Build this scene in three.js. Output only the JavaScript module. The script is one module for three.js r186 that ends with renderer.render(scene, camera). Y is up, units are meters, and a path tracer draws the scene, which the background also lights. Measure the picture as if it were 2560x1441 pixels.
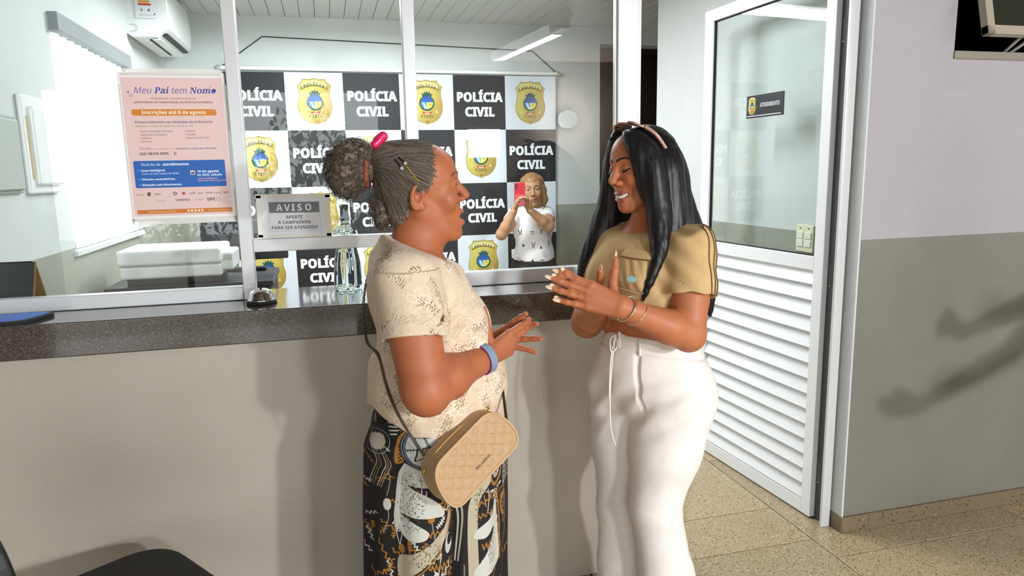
import * as THREE from 'three';
import { RectAreaLightUniformsLib } from 'three/addons/lights/RectAreaLightUniformsLib.js';
import { RoundedBoxGeometry } from 'three/addons/geometries/RoundedBoxGeometry.js';
import { mergeGeometries } from 'three/addons/utils/BufferGeometryUtils.js';

// ---------------------------------------------------------------- camera, sky, exposure
const scene = new THREE.Scene();
const camera = new THREE.PerspectiveCamera(44.58, 2560 / 1441, 0.05, 60);
camera.position.set(0, 1.42, 0);
camera.rotation.order = 'YXZ';
camera.rotation.set(THREE.MathUtils.degToRad(-9.529), THREE.MathUtils.degToRad(-14.587), THREE.MathUtils.degToRad(-1.066));
const renderer = new THREE.WebGLRenderer({ antialias: true });
renderer.toneMapping = THREE.LinearToneMapping;
renderer.toneMappingExposure = 0.82;
renderer.shadowMap.enabled = true;
scene.background = new THREE.Color().setRGB(6.0, 6.3, 6.6);   // bright overcast sky
RectAreaLightUniformsLib.init();

// a lit rectangle with its light: centre, size, what it faces, light colour, radiance
function panelLight([x, y, z], w, h, [tx, ty, tz], color, radiance) {
  const l = new THREE.RectAreaLight(color, radiance, w, h);
  l.position.set(x, y, z); l.lookAt(tx, ty, tz); scene.add(l);
  return l;
}

// ---------------------------------------------------------------- helpers: names, tags, random numbers
const taken = new Map();
function numbered(name) { const n = taken.get(name) || 0; taken.set(name, n + 1); return n ? `${name}_${String(n).padStart(3, '0')}` : name; }
function shade(o) { o.traverse(m => { if (m.isMesh) { m.castShadow = true; m.receiveShadow = true; } }); return o; }
function tag(o, label, category, group) { o.userData.label = label; o.userData.category = category; if (group) o.userData.group = group; return o; }
function thing(name, label, category, [x, y, z] = [0, 0, 0], turn = 0, group) {
  const g = new THREE.Group(); g.name = numbered(name); g.position.set(x, y, z); g.rotation.y = turn; scene.add(g);
  return tag(g, label, category, group);
}
function structure(name) { const g = new THREE.Group(); g.name = name; g.userData.kind = 'structure'; scene.add(g); return g; }
function part(name, geometry, material, parent, place) {
  const m = new THREE.Mesh(geometry, material); m.name = name; if (place) m.position.set(...place);
  parent.add(m); m.castShadow = m.receiveShadow = true; return m;
}
function rng(seed) { let s = seed >>> 0; return () => { s = (s + 0x6D2B79F5) | 0; let t = Math.imul(s ^ (s >>> 15), 1 | s); t = (t + Math.imul(t ^ (t >>> 7), 61 | t)) ^ t; return ((t ^ (t >>> 14)) >>> 0) / 4294967296; }; }
const lerp = (a, b, t) => a + (b - a) * t, clamp = (x, a = 0, b = 1) => Math.min(b, Math.max(a, x));
const smooth = (a, b, x) => { const t = clamp((x - a) / (b - a)); return t * t * (3 - 2 * t); };
const vec = a => new THREE.Vector3(...a);
const mix3 = (a, b, t) => [lerp(a[0], b[0], t), lerp(a[1], b[1], t), lerp(a[2], b[2], t)];
const add3 = (a, b, s = 1) => [a[0] + b[0] * s, a[1] + b[1] * s, a[2] + b[2] * s];
const sub3 = (a, b) => [a[0] - b[0], a[1] - b[1], a[2] - b[2]];
const len3 = a => Math.hypot(...a);
const norm3 = a => { const l = len3(a) || 1; return [a[0] / l, a[1] / l, a[2] / l]; };
const cross3 = (a, b) => [a[1] * b[2] - a[2] * b[1], a[2] * b[0] - a[0] * b[2], a[0] * b[1] - a[1] * b[0]];
const dot3 = (a, b) => a[0] * b[0] + a[1] * b[1] + a[2] * b[2];

// value noise in three dimensions
const perm = (() => { const r = rng(7), p = Array.from({ length: 256 }, (_, i) => i); for (let i = 255; i > 0; i--) { const j = Math.floor(r() * (i + 1)); [p[i], p[j]] = [p[j], p[i]]; } return Uint8Array.from([...p, ...p]); })();
function noise(x, y, z) {
  const xi = Math.floor(x), yi = Math.floor(y), zi = Math.floor(z); let u = x - xi, v = y - yi, w = z - zi;
  u = u * u * (3 - 2 * u); v = v * v * (3 - 2 * v); w = w * w * (3 - 2 * w);
  const h = (i, j, k) => perm[(perm[(perm[(xi + i) & 255] + yi + j) & 255] + zi + k) & 255] / 255;
  return lerp(lerp(lerp(h(0, 0, 0), h(1, 0, 0), u), lerp(h(0, 1, 0), h(1, 1, 0), u), v), lerp(lerp(h(0, 0, 1), h(1, 0, 1), u), lerp(h(0, 1, 1), h(1, 1, 1), u), v), w);
}

// ---------------------------------------------------------------- helpers: geometry
function metreUV(g, turn) {   // box-projected uv in metres
  const p = g.attributes.position, n = g.attributes.normal, uv = new Float32Array(p.count * 2);
  for (let i = 0; i < p.count; i++) {
    const ax = Math.abs(n.getX(i)), ay = Math.abs(n.getY(i)), az = Math.abs(n.getZ(i));
    let a, b;
    if (ax >= ay && ax >= az) { a = p.getZ(i); b = p.getY(i); } else if (ay >= az) { a = p.getX(i); b = p.getZ(i); } else { a = p.getX(i); b = p.getY(i); }
    uv[2 * i] = turn ? b : a; uv[2 * i + 1] = turn ? a : b;
  }
  g.setAttribute('uv', new THREE.BufferAttribute(uv, 2));
  return g;
}
// a box from corner to corner, edges rounded when r > 0
function box(x0, y0, z0, x1, y1, z1, r = 0) {
  const w = Math.abs(x1 - x0), h = Math.abs(y1 - y0), d = Math.abs(z1 - z0);
  const g = r > 0 ? new RoundedBoxGeometry(w, h, d, 2, Math.min(r, w / 2.01, h / 2.01, d / 2.01)) : new THREE.BoxGeometry(w, h, d);
  g.translate((x0 + x1) / 2, (y0 + y1) / 2, (z0 + z1) / 2);
  return metreUV(g);
}
const joined = list => mergeGeometries(list.map(g => { const k = g.index ? g.toNonIndexed() : g; for (const n of Object.keys(k.attributes)) if (!['position', 'normal', 'uv'].includes(n)) k.deleteAttribute(n); return k; }));
function tube(points, r, sides = 8, steps) {
  const c = new THREE.CatmullRomCurve3(points.map(vec));
  return new THREE.TubeGeometry(c, steps || points.length * 6, r, sides, false);
}
function rod(a, b, r, sides = 12) {
  const A = vec(a), B = vec(b), g = new THREE.CylinderGeometry(r, r, A.distanceTo(B), sides);
  g.applyQuaternion(new THREE.Quaternion().setFromUnitVectors(new THREE.Vector3(0, 1, 0), B.clone().sub(A).normalize()));
  g.translate(...A.add(B).multiplyScalar(0.5).toArray());
  return g;
}
function lathe(profile, sides = 32) { return new THREE.LatheGeometry(profile.map(([r, y]) => new THREE.Vector2(r, y)), sides); }

// ---------------------------------------------------------------- helpers: rounded bodies from distance fields
class Field {
  constructor() { this.p = []; this.lo = [1e9, 1e9, 1e9]; this.hi = [-1e9, -1e9, -1e9]; }
  grow(c, r) { for (let i = 0; i < 3; i++) { this.lo[i] = Math.min(this.lo[i], c[i] - r); this.hi[i] = Math.max(this.hi[i], c[i] + r); } }
  cap(a, b, ra, rb = ra, k = 0.02, sub = false) {
    const d = sub3(b, a); if (!sub) { this.grow(a, ra + 0.01); this.grow(b, rb + 0.01); }
    this.p.push({ t: 0, ax: a[0], ay: a[1], az: a[2], dx: d[0], dy: d[1], dz: d[2], dd: dot3(d, d) || 1e-9, ra, rb, k, sub }); return this;
  }
  chain(pts, rs, k = 0.02) { for (let i = 0; i + 1 < pts.length; i++) this.cap(pts[i], pts[i + 1], rs[i], rs[i + 1], k); return this; }
  // ellipsoid: centre, radii, axes (three unit vectors) or none
  ell(c, r, k = 0.02, sub = false, axes = null) {
    const m = Math.max(...r); if (!sub) this.grow(c, m + 0.01);
    this.p.push({ t: 1, c, r, k, sub, A: axes }); return this;
  }
  fn(f, k = 0.01, sub = false) { this.p.push({ t: 2, f, k, sub }); return this; }
  inter(f, k = 0.002) { this.p.push({ t: 3, f, k }); return this; }
  at(x, y, z) {
    let d = 1e3;
    for (const p of this.p) {
      let e;
      if (p.t === 0) {
        const qx = x - p.ax, qy = y - p.ay, qz = z - p.az;
        let h = (qx * p.dx + qy * p.dy + qz * p.dz) / p.dd; h = h < 0 ? 0 : h > 1 ? 1 : h;
        const ex = qx - h * p.dx, ey = qy - h * p.dy, ez = qz - h * p.dz;
        e = Math.sqrt(ex * ex + ey * ey + ez * ez) - (p.ra + h * (p.rb - p.ra));
      } else if (p.t === 1) {
        let qx = x - p.c[0], qy = y - p.c[1], qz = z - p.c[2];
        if (p.A) { const a = p.A; const X = qx * a[0][0] + qy * a[0][1] + qz * a[0][2], Y = qx * a[1][0] + qy * a[1][1] + qz * a[1][2], Z = qx * a[2][0] + qy * a[2][1] + qz * a[2][2]; qx = X; qy = Y; qz = Z; }
        const r = p.r, ux = qx / r[0], uy = qy / r[1], uz = qz / r[2], k0 = Math.sqrt(ux * ux + uy * uy + uz * uz);
        const vx = ux / r[0], vy = uy / r[1], vz = uz / r[2], k1 = Math.sqrt(vx * vx + vy * vy + vz * vz);
        e = k1 > 1e-9 ? k0 * (k0 - 1) / k1 : -Math.min(r[0], r[1], r[2]);
      } else e = p.f(x, y, z);
      const k = p.k;
      if (p.t === 3) { const h = k > 0 ? clamp(0.5 - 0.5 * (e - d) / k) : (e > d ? 0 : 1); d = k > 0 ? lerp(e, d, h) + k * h * (1 - h) : Math.max(d, e); }
      else if (p.sub) { const h = clamp(0.5 - 0.5 * (d + e) / k); d = lerp(d, -e, h) + k * h * (1 - h); }
      else if (d > 100) d = e;
      else { const h = clamp(0.5 + 0.5 * (e - d) / k); d = e * (1 - h) + d * h - k * h * (1 - h); }
    }
    return d;
  }
}
// naive surface nets over a field; lo and hi bound the grid
function netMesh(field, cell, lo = field.lo, hi = field.hi) {
  const at = (x, y, z) => field.at(x, y, z), B = 4;
  const n = [0, 1, 2].map(i => Math.ceil((hi[i] - lo[i]) / cell / B) * B + 1), [nx, ny, nz] = n, val = new Float32Array(nx * ny * nz).fill(1);
  const id = (i, j, k) => (k * ny + j) * nx + i;
  for (let k = 0; k < nz; k += B) for (let j = 0; j < ny; j += B) for (let i = 0; i < nx; i += B) {
    const d = at(lo[0] + (i + 1.5) * cell, lo[1] + (j + 1.5) * cell, lo[2] + (k + 1.5) * cell), far = Math.abs(d) > cell * 7;
    for (let c = k; c < Math.min(k + B, nz); c++) for (let b = j; b < Math.min(j + B, ny); b++) for (let a = i; a < Math.min(i + B, nx); a++)
      val[id(a, b, c)] = far ? d : at(lo[0] + a * cell, lo[1] + b * cell, lo[2] + c * cell);
  }
  const pos = [], idx = [], vid = new Int32Array(nx * ny * nz).fill(-1);
  const E = [[0, 1], [2, 3], [4, 5], [6, 7], [0, 2], [1, 3], [4, 6], [5, 7], [0, 4], [1, 5], [2, 6], [3, 7]], c8 = new Float64Array(8);
  for (let k = 0; k < nz - 1; k++) for (let j = 0; j < ny - 1; j++) for (let i = 0; i < nx - 1; i++) {
    let m = 0; const o = id(i, j, k);
    for (let q = 0; q < 8; q++) { c8[q] = val[o + (q & 1) + ((q >> 1) & 1) * nx + (q >> 2) * nx * ny]; if (c8[q] < 0) m |= 1 << q; }
    if (m === 0 || m === 255) continue;
    let sx = 0, sy = 0, sz = 0, cnt = 0;
    for (const [a, b] of E) if ((c8[a] < 0) !== (c8[b] < 0)) { const t = c8[a] / (c8[a] - c8[b]); sx += lerp(a & 1, b & 1, t); sy += lerp((a >> 1) & 1, (b >> 1) & 1, t); sz += lerp(a >> 2, b >> 2, t); cnt++; }
    vid[o] = pos.length / 3; pos.push(lo[0] + (i + sx / cnt) * cell, lo[1] + (j + sy / cnt) * cell, lo[2] + (k + sz / cnt) * cell);
  }
  const quad = (a, b, c, d, flip) => { if (a < 0 || b < 0 || c < 0 || d < 0) return; flip ? idx.push(a, b, c, a, c, d) : idx.push(a, c, b, a, d, c); };
  for (let k = 1; k < nz - 1; k++) for (let j = 1; j < ny - 1; j++) for (let i = 1; i < nx - 1; i++) {
    const o = id(i, j, k), s = val[o] < 0;
    if (s !== val[o + 1] < 0) quad(vid[o], vid[o - nx], vid[o - nx - nx * ny], vid[o - nx * ny], s);
    if (s !== val[o + nx] < 0) quad(vid[o], vid[o - nx * ny], vid[o - 1 - nx * ny], vid[o - 1], s);
    if (s !== val[o + nx * ny] < 0) quad(vid[o], vid[o - 1], vid[o - 1 - nx], vid[o - nx], s);
  }
  const N = new Float32Array(pos.length), e = cell * 0.35;
  for (let v = 0; v < pos.length; v += 3) {
    let [x, y, z] = [pos[v], pos[v + 1], pos[v + 2]];
    let gx = at(x + e, y, z) - at(x - e, y, z), gy = at(x, y + e, z) - at(x, y - e, z), gz = at(x, y, z + e) - at(x, y, z - e);
    const l = Math.hypot(gx, gy, gz) || 1; gx /= l; gy /= l; gz /= l;
    const d = clamp(at(x, y, z), -cell * 0.5, cell * 0.5); pos[v] -= gx * d; pos[v + 1] -= gy * d; pos[v + 2] -= gz * d;
    N[v] = gx; N[v + 1] = gy; N[v + 2] = gz;
  }
  const g = new THREE.BufferGeometry();
  g.setAttribute('position', new THREE.Float32BufferAttribute(pos, 3)); g.setAttribute('normal', new THREE.BufferAttribute(N, 3)); g.setIndex(idx);
  return g;
}
function colored(g, f) {   // vertex colours (linear) from a function of place
  const p = g.attributes.position, c = new Float32Array(p.count * 3);
  for (let i = 0; i < p.count; i++) { const [r, q, b] = f(p.getX(i), p.getY(i), p.getZ(i)); c[3 * i] = r; c[3 * i + 1] = q; c[3 * i + 2] = b; }
  g.setAttribute('color', new THREE.BufferAttribute(c, 3)); return g;
}
function mapped(g, f) {
  const p = g.attributes.position, uv = new Float32Array(p.count * 2);
  for (let i = 0; i < p.count; i++) { const [u, v] = f(p.getX(i), p.getY(i), p.getZ(i)); uv[2 * i] = u; uv[2 * i + 1] = v; }
  g.setAttribute('uv', new THREE.BufferAttribute(uv, 2)); return g;
}
function merged(list) {   // indexed geometries with the same attributes
  return mergeGeometries(list, false);
}
// thin tapering tubes, many in one mesh: hair, cords
class Strands {
  constructor() { this.pos = []; this.nor = []; this.idx = []; this.uv = []; this.col = []; }
  add(pts, r0, r1 = r0, sides = 4, tone = [1, 1, 1]) {
    const n = pts.length, base = this.pos.length / 3; let up = [0.3, 0.2, 0.9];
    for (let i = 0; i < n; i++) {
      const t = norm3(sub3(pts[Math.min(n - 1, i + 1)], pts[Math.max(0, i - 1)])); let s = cross3(t, up); if (len3(s) < 0.1) s = cross3(t, [1, 0, 0]); s = norm3(s); const b = cross3(s, t); up = b;
      const f = i / (n - 1), r = lerp(r0, r1, f);
      for (let q = 0; q < sides; q++) { const a = q / sides * Math.PI * 2, nn = add3([s[0] * Math.cos(a), s[1] * Math.cos(a), s[2] * Math.cos(a)], b, Math.sin(a)); this.nor.push(...nn); this.pos.push(...add3(pts[i], nn, r)); this.uv.push(q / sides, f); this.col.push(...tone); }
    }
    for (let i = 0; i + 1 < n; i++) for (let q = 0; q < sides; q++) { const a = base + i * sides + q, b = base + i * sides + (q + 1) % sides; this.idx.push(a, a + sides, b, b, a + sides, b + sides); }
    return this;
  }
  build() {
    const g = new THREE.BufferGeometry(); g.setAttribute('position', new THREE.Float32BufferAttribute(this.pos, 3)); g.setAttribute('normal', new THREE.Float32BufferAttribute(this.nor, 3));
    g.setAttribute('uv', new THREE.Float32BufferAttribute(this.uv, 2)); g.setAttribute('color', new THREE.Float32BufferAttribute(this.col, 3)); g.setIndex(this.idx); return g;
  }
}
// a smooth path through points, sampled n times
function path(points, n) { return new THREE.CatmullRomCurve3(points.map(vec)).getPoints(n).map(v => v.toArray()); }

// ---------------------------------------------------------------- helpers: textures
function canvasTex(w, h, draw, repeat) {
  const c = document.createElement('canvas'); c.width = w; c.height = h; draw(c.getContext('2d'), w, h);
  const t = new THREE.CanvasTexture(c); t.colorSpace = THREE.SRGBColorSpace; t.wrapS = t.wrapT = repeat ? THREE.RepeatWrapping : THREE.ClampToEdgeWrapping; if (repeat) t.repeat.set(...repeat); return t;
}
function dataTex(n, f, color = true, repeat = [1, 1]) {   // f(u, v) -> [r, g, b] 0..255
  const d = new Uint8Array(n * n * 4);
  for (let j = 0; j < n; j++) for (let i = 0; i < n; i++) { const c = f(i, j); const o = 4 * (j * n + i); d[o] = c[0]; d[o + 1] = c[1]; d[o + 2] = c[2]; d[o + 3] = 255; }
  const t = new THREE.DataTexture(d, n, n); t.wrapS = t.wrapT = THREE.RepeatWrapping; t.magFilter = THREE.LinearFilter; t.minFilter = THREE.LinearMipmapLinearFilter; t.generateMipmaps = true;
  if (color) t.colorSpace = THREE.SRGBColorSpace; t.repeat.set(...repeat); t.needsUpdate = true; return t;
}
// tiling grain: random discs stamped on a torus
function speckle(n, seed, base, kinds) {
  const r = rng(seed), a = new Uint8Array(n * n * 3);
  for (let i = 0; i < n * n; i++) { const j = (r() - 0.5) * 10; for (let c = 0; c < 3; c++) a[3 * i + c] = clamp(base[c] + j, 0, 255); }
  for (const [count, rmin, rmax, colors] of kinds) for (let q = 0; q < count; q++) {
    const cx = r() * n, cy = r() * n, rad = lerp(rmin, rmax, r() * r()), sq = 0.6 + r() * 0.8, an = r() * 3.14, col = colors[Math.floor(r() * colors.length)], ca = Math.cos(an), sa = Math.sin(an), R = Math.ceil(rad * 1.5);
    for (let y = -R; y <= R; y++) for (let x = -R; x <= R; x++) { const u = (x * ca + y * sa) / sq, v = (-x * sa + y * ca) * sq; if (u * u + v * v > rad * rad) continue; const o = 3 * ((((Math.floor(cy) + y) % n + n) % n) * n + ((Math.floor(cx) + x) % n + n) % n); for (let c = 0; c < 3; c++) a[o + c] = col[c]; }
  }
  return dataTex(n, (i, j) => { const o = 3 * (j * n + i); return [a[o], a[o + 1], a[o + 2]]; });
}
const rgb = (r, g, b) => new THREE.Color().setRGB(r, g, b);
const std = (o) => new THREE.MeshStandardMaterial(o);
const phys = (o) => new THREE.MeshPhysicalMaterial(o);

// ---------------------------------------------------------------- materials of the building
const grainBump = dataTex(256, (i, j) => { const v = 110 + 70 * noise(i / 5, j / 5, 1) + 60 * noise(i / 1.7, j / 1.7, 4); return [v, v, v]; }, false, [3, 3]);
const blotch = (seed, a, b) => dataTex(512, (i, j) => { const t = 0.55 * noise(i / 90, j / 90, seed) + 0.3 * noise(i / 31, j / 31, seed + 3) + 0.15 * noise(i / 7, j / 7, seed + 9); return [lerp(a[0], b[0], t), lerp(a[1], b[1], t), lerp(a[2], b[2], t)]; }, true, [0.6, 0.6]);
const M = {
  white: std({ map: blotch(2, [209, 212, 211], [199, 203, 202]), roughness: 0.62, bumpMap: grainBump, bumpScale: 0.0006 }),
  grey: std({ map: blotch(5, [160, 161, 150], [147, 148, 136]), roughness: 0.42, bumpMap: grainBump, bumpScale: 0.0006 }),
  beige: std({ map: blotch(8, [186, 178, 163], [174, 166, 150]), roughness: 0.38, bumpMap: grainBump, bumpScale: 0.0005 }),
  lilac: std({ map: blotch(12, [168, 163, 165], [159, 155, 157]), roughness: 0.6, bumpMap: grainBump, bumpScale: 0.0006 }),
  slate: std({ map: blotch(6, [127, 126, 115], [116, 115, 104]), roughness: 0.4, bumpMap: grainBump, bumpScale: 0.0006 }),
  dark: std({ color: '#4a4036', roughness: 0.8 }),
  tan: std({ map: blotch(16, [112, 95, 80], [98, 83, 69]), roughness: 0.7 }),
  brown: std({ map: blotch(15, [96, 74, 56], [78, 60, 46]), roughness: 0.7 }),
  alu: phys({ color: '#d2d3d2', roughness: 0.34, metalness: 0.15, clearcoat: 0.35, clearcoatRoughness: 0.25 }),
  doorWhite: phys({ color: '#eef1f3', roughness: 0.32, clearcoat: 0.3, clearcoatRoughness: 0.25 }),
  aluGrey: std({ color: '#b9b9b6', roughness: 0.4, metalness: 0.35 }),
  chrome: std({ color: '#e8e8ea', roughness: 0.1, metalness: 1 }),
  black: std({ color: '#131312', roughness: 0.55 }),
  rubber: std({ color: '#1b1b1c', roughness: 0.8 }),
  plasticWhite: phys({ color: '#eceded', roughness: 0.3, clearcoat: 0.3, clearcoatRoughness: 0.2 }),
  glass: phys({ color: '#f4faf8', roughness: 0.0, transmission: 1, thickness: 0, ior: 1.5 }),
  pvc: phys({ color: '#d3d5d4', roughness: 0.3, clearcoat: 0.3, clearcoatRoughness: 0.2 }),
  granite: phys({ map: speckle(1024, 3, [78, 72, 65], [[26000, 1.2, 3.2, [[58, 54, 49], [46, 44, 41], [66, 60, 54], [90, 82, 74]]], [15000, 1, 2.8, [[116, 108, 98], [104, 97, 88], [128, 119, 108]]], [9000, 0.8, 2.2, [[30, 29, 28], [40, 38, 36]]], [3000, 0.8, 1.8, [[150, 142, 130], [112, 92, 78]]]]), roughness: 0.1, clearcoat: 0.5, clearcoatRoughness: 0.04 }),
};
M.granite.map.repeat.set(1.4, 1.4);
const terrazzoKinds = [[8200, 1.2, 3.4, [[96, 78, 56], [70, 56, 42], [122, 100, 74]]], [5200, 1.2, 4.2, [[196, 182, 152], [206, 194, 168], [186, 170, 138]]], [900, 1, 3, [[44, 38, 32], [58, 48, 38]]]];
const terrazzo = [[172, 152, 118], [164, 146, 114], [178, 158, 124]].map((base, i) => phys({ map: speckle(1024, 20 + i, base, terrazzoKinds), roughness: 0.26, clearcoat: 0.25, clearcoatRoughness: 0.18 }));
const terrazzoSkirt = phys({ map: speckle(512, 31, [120, 104, 80], [[2600, 1, 3, [[84, 70, 52], [64, 54, 42], [142, 124, 96]]]]), roughness: 0.35 });

// a wall of boxes in two paints; rects are [a0, a1, y0, y1] along the wall, split at the paint line
const PAINT = 1.14;
function paintedWall(g, axis, c0, c1, rects, upper, lower, line = PAINT) {
  for (const [a0, a1, y0, y1] of rects) for (const [lo, hi, m, n] of [[y0, Math.min(y1, line), lower, 'lower_paint'], [Math.max(y0, line), y1, upper, 'upper_paint']]) {
    if (hi - lo < 1e-4) continue;
    part(n, axis === 'x' ? box(a0, lo, c0, a1, hi, c1) : box(c0, lo, a0, c1, hi, a1), m, g);
  }
  return g;
}

// ---------------------------------------------------------------- floor of terrazzo slabs
const floor = structure('floor');
part('mortar_bed', box(-2.75, -0.12, -7.0, 4.35, -0.014, 2.75), std({ color: '#5b4a38', roughness: 0.9 }), floor);
{
  const r = rng(5), gap = 0.0022;
  const xs = [-2.75, -1.87, -0.97, -0.07, 0.83, 1.73, 2.63, 3.53, 4.35];
  for (let i = 0; i + 1 < xs.length; i++) {
    const zs = xs[i] < 1.7 ? [2.75, 1.465, 0.565, -0.335, -1.235, -2.135, -2.4, -3.3, -4.2, -5.1, -6, -7] : [2.75, 1.6, 0.7, -0.2, -1.1, -2.0, -2.9, -3.8, -4.7, -5.6, -7];
    for (let j = 0; j + 1 < zs.length; j++) part('floor_slab', box(xs[i] + gap, -0.03, zs[j + 1] + gap, xs[i + 1] - gap, 0, zs[j] - gap, 0.0025), terrazzo[Math.floor(r() * 3)], floor);
  }
}

// ---------------------------------------------------------------- the counter wall, its slab and the glazed screen
const wallCounter = structure('wall_counter');
part('plaster', box(-2.6, 0, -2.3, 1.06, 0.945, -2.15, 0.004), M.beige, wallCounter);
const wallScreenTop = structure('wall_above_screen');
part('plaster', box(-2.6, 2.2, -2.32, 1.95, 2.52, -2.15), M.white, wallScreenTop);
const wallScreenLeft = structure('wall_screen_left');
paintedWall(wallScreenLeft, 'x', -2.32, -2.15, [[-2.6, -1.05, 1.04, 2.2]], M.white, M.grey);

// ---------------------------------------------------------------- right wall with the high window, door reveal
const wallRight = structure('wall_right');
paintedWall(wallRight, 'x', -2.3, -2.15, [[1.872, 2.226, 0, 2.52], [2.226, 3.05, 0, 1.788], [2.226, 3.05, 2.36, 2.52], [3.05, 4.35, 0, 2.52]], M.lilac, M.slate, 1.145);
part('corner_bead', box(1.866, 0.062, -2.3, 1.874, 2.52, -2.146, 0.002), M.white, wallRight);
const baseboardRight = structure('baseboard_right');
part('skirting', box(1.862, 0, -2.3, 4.35, 0.063, -2.137, 0.004), terrazzoSkirt, baseboardRight);
// store room behind the high window
const wallStore = structure('wall_store');
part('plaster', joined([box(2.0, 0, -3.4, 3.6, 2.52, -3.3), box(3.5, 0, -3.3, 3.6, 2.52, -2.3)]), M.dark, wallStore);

// ---------------------------------------------------------------- office walls
const wallInner = structure('wall_office_right');
paintedWall(wallInner, 'z', 1.95, 2.05, [[-3.97, -2.3, 0, 2.52]], M.white, M.grey);
const wallFar = structure('wall_far_right');
paintedWall(wallFar, 'z', 3.3, 3.4, [[-5.4, -3.4, 0, 2.52]], M.white, M.grey);
const wallBack = structure('wall_back');
paintedWall(wallBack, 'x', -5.55, -5.4, [[-1.1, 2.157, 0, 2.52], [2.157, 3.0, 2.385, 2.52], [3.0, 3.4, 0, 2.52]], M.white, M.grey);
const wallHall = structure('wall_hall');
part('plaster', joined([box(1.7, 0, -7.0, 3.6, 2.52, -6.9), box(1.7, 0, -6.9, 1.8, 2.52, -5.55), box(3.5, 0, -6.9, 3.6, 2.52, -5.55)]), M.brown, wallHall);
const wallLeft = structure('wall_left');
const WZ0 = -4.285, WZ1 = -3.215, WY0 = 1.125, WY1 = 2.06;
paintedWall(wallLeft, 'z', -1.12, -1.0, [[-5.4, WZ0, 0, 2.52], [WZ1, -2.32, 0, 2.52], [WZ0, WZ1, 0, WY0], [WZ0, WZ1, WY1, 2.52]], M.white, M.grey);

// ---------------------------------------------------------------- ceilings
const ceiling = structure('ceiling');
part('roof_slab', box(-1.1, 2.53, -5.55, 3.6, 2.6, -2.2), M.white, ceiling);
for (let x = -1.0; x < 3.35; x += 0.1) part('ceiling_slat', box(x + 0.0015, 2.508, -5.4, Math.min(x + 0.0985, 3.4), 2.522, -2.32, 0.003), M.pvc, ceiling);
part('roof_slab', box(1.7, 2.52, -7.0, 3.6, 2.6, -5.55), M.dark, ceiling);
const ceilingFront = structure('ceiling_front');
part('roof_boarding', box(-2.75, 2.54, -2.2, 4.35, 2.62, 2.75), M.brown, ceilingFront);
for (let z = -2.14; z < 2.6; z += 0.12) part('ceiling_board', box(-2.6, 2.52, z, 4.2, 2.545, z + 0.115, 0.004), M.tan, ceilingFront);

// ---------------------------------------------------------------- walls of the waiting room behind the camera
const wallEntrance = structure('wall_entrance');
paintedWall(wallEntrance, 'x', 2.6, 2.75, [[-2.75, -2.4, 0, 2.52], [-2.4, 0.55, 2.2, 2.52], [0.55, 1.42, 0, 2.52], [1.42, 1.8, 0, 1.53], [1.42, 1.8, 1.86, 2.52], [1.8, 4.35, 0, 2.52]], M.tan, M.brown);
const wallWaitLeft = structure('wall_waiting_left');
paintedWall(wallWaitLeft, 'z', -2.75, -2.6, [[-2.3, 2.75, 0, 2.52]], M.tan, M.brown);
const wallWaitRight = structure('wall_waiting_right');
paintedWall(wallWaitRight, 'z', 4.2, 4.35, [[-2.3, 0.6, 0, 2.52], [0.6, 1.6, 0, 1.4], [0.6, 1.6, 2.2, 2.52], [1.6, 2.75, 0, 2.52]], M.white, M.grey);

// windows of the waiting room: frosted lit panes with their light
const frosted = phys({ color: '#f3f5f4', roughness: 0.6, emissive: rgb(1, 1, 1), emissiveIntensity: 2.5 });
function litWindow(name, [x, y, z], w, h, turn, radiance) {
  const g = structure(name); g.position.set(x, y, z); g.rotation.y = turn;
  part('window_frame', joined([box(-w / 2, -h / 2, -0.03, w / 2, -h / 2 + 0.02, 0.03), box(-w / 2, h / 2 - 0.02, -0.03, w / 2, h / 2, 0.03), box(-w / 2, -h / 2, -0.03, -w / 2 + 0.02, h / 2, 0.03), box(w / 2 - 0.02, -h / 2, -0.03, w / 2, h / 2, 0.03)]), M.aluGrey, g);
  const n = Math.max(2, Math.round(w / 0.18));
  for (let i = 0; i < n; i++) part('pane', box(-w / 2 + 0.02 + i * (w - 0.04) / n + 0.004, -h / 2 + 0.02, -0.01, -w / 2 + 0.02 + (i + 1) * (w - 0.04) / n - 0.004, h / 2 - 0.02, 0.0), frosted, g);
  const f = new THREE.Vector3(0, 0, 0.04).applyAxisAngle(new THREE.Vector3(0, 1, 0), turn);
  panelLight([x + f.x, y, z + f.z], w - 0.05, h - 0.05, [x + f.x * 20, y, z + f.z * 20], '#f1f6ff', radiance);
}
litWindow('window_2', [1.61, 1.695, 2.66], 0.38, 0.33, Math.PI, 300);
litWindow('window_3', [4.27, 1.8, 1.1], 1.0, 0.8, -Math.PI / 2, 5);

// ---------------------------------------------------------------- outdoors in front of the entrance
const ground = structure('ground');
part('paving', box(-9, -0.14, 2.76, 9, -0.02, 14), std({ color: '#a39b8c', roughness: 0.9 }), ground);
part('yard', box(-9, -0.14, -9, -1.15, -0.02, -2.4), std({ color: '#b8b0a0', roughness: 0.9 }), ground);
const porch = structure('porch_roof');
part('roof_sheet', box(-3, 2.5, 2.76, 2.4, 2.56, 4.4), M.brown, porch);
for (let i = 0; i < 6; i++) part('roof_batten', box(-3, 2.44, 2.9 + i * 0.27, 2.4, 2.5, 2.95 + i * 0.27), M.brown, porch);

// ================================================================ the counter slab and the glazed screen
const slab = thing('counter_slab', 'long polished grey granite counter slab under the glazed screen', 'counter', [0, 0, 0]);
part('slab', box(-2.6, 0.945, -2.47, 1.055, 1.04, -2.08, 0.004), M.granite, slab);

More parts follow.
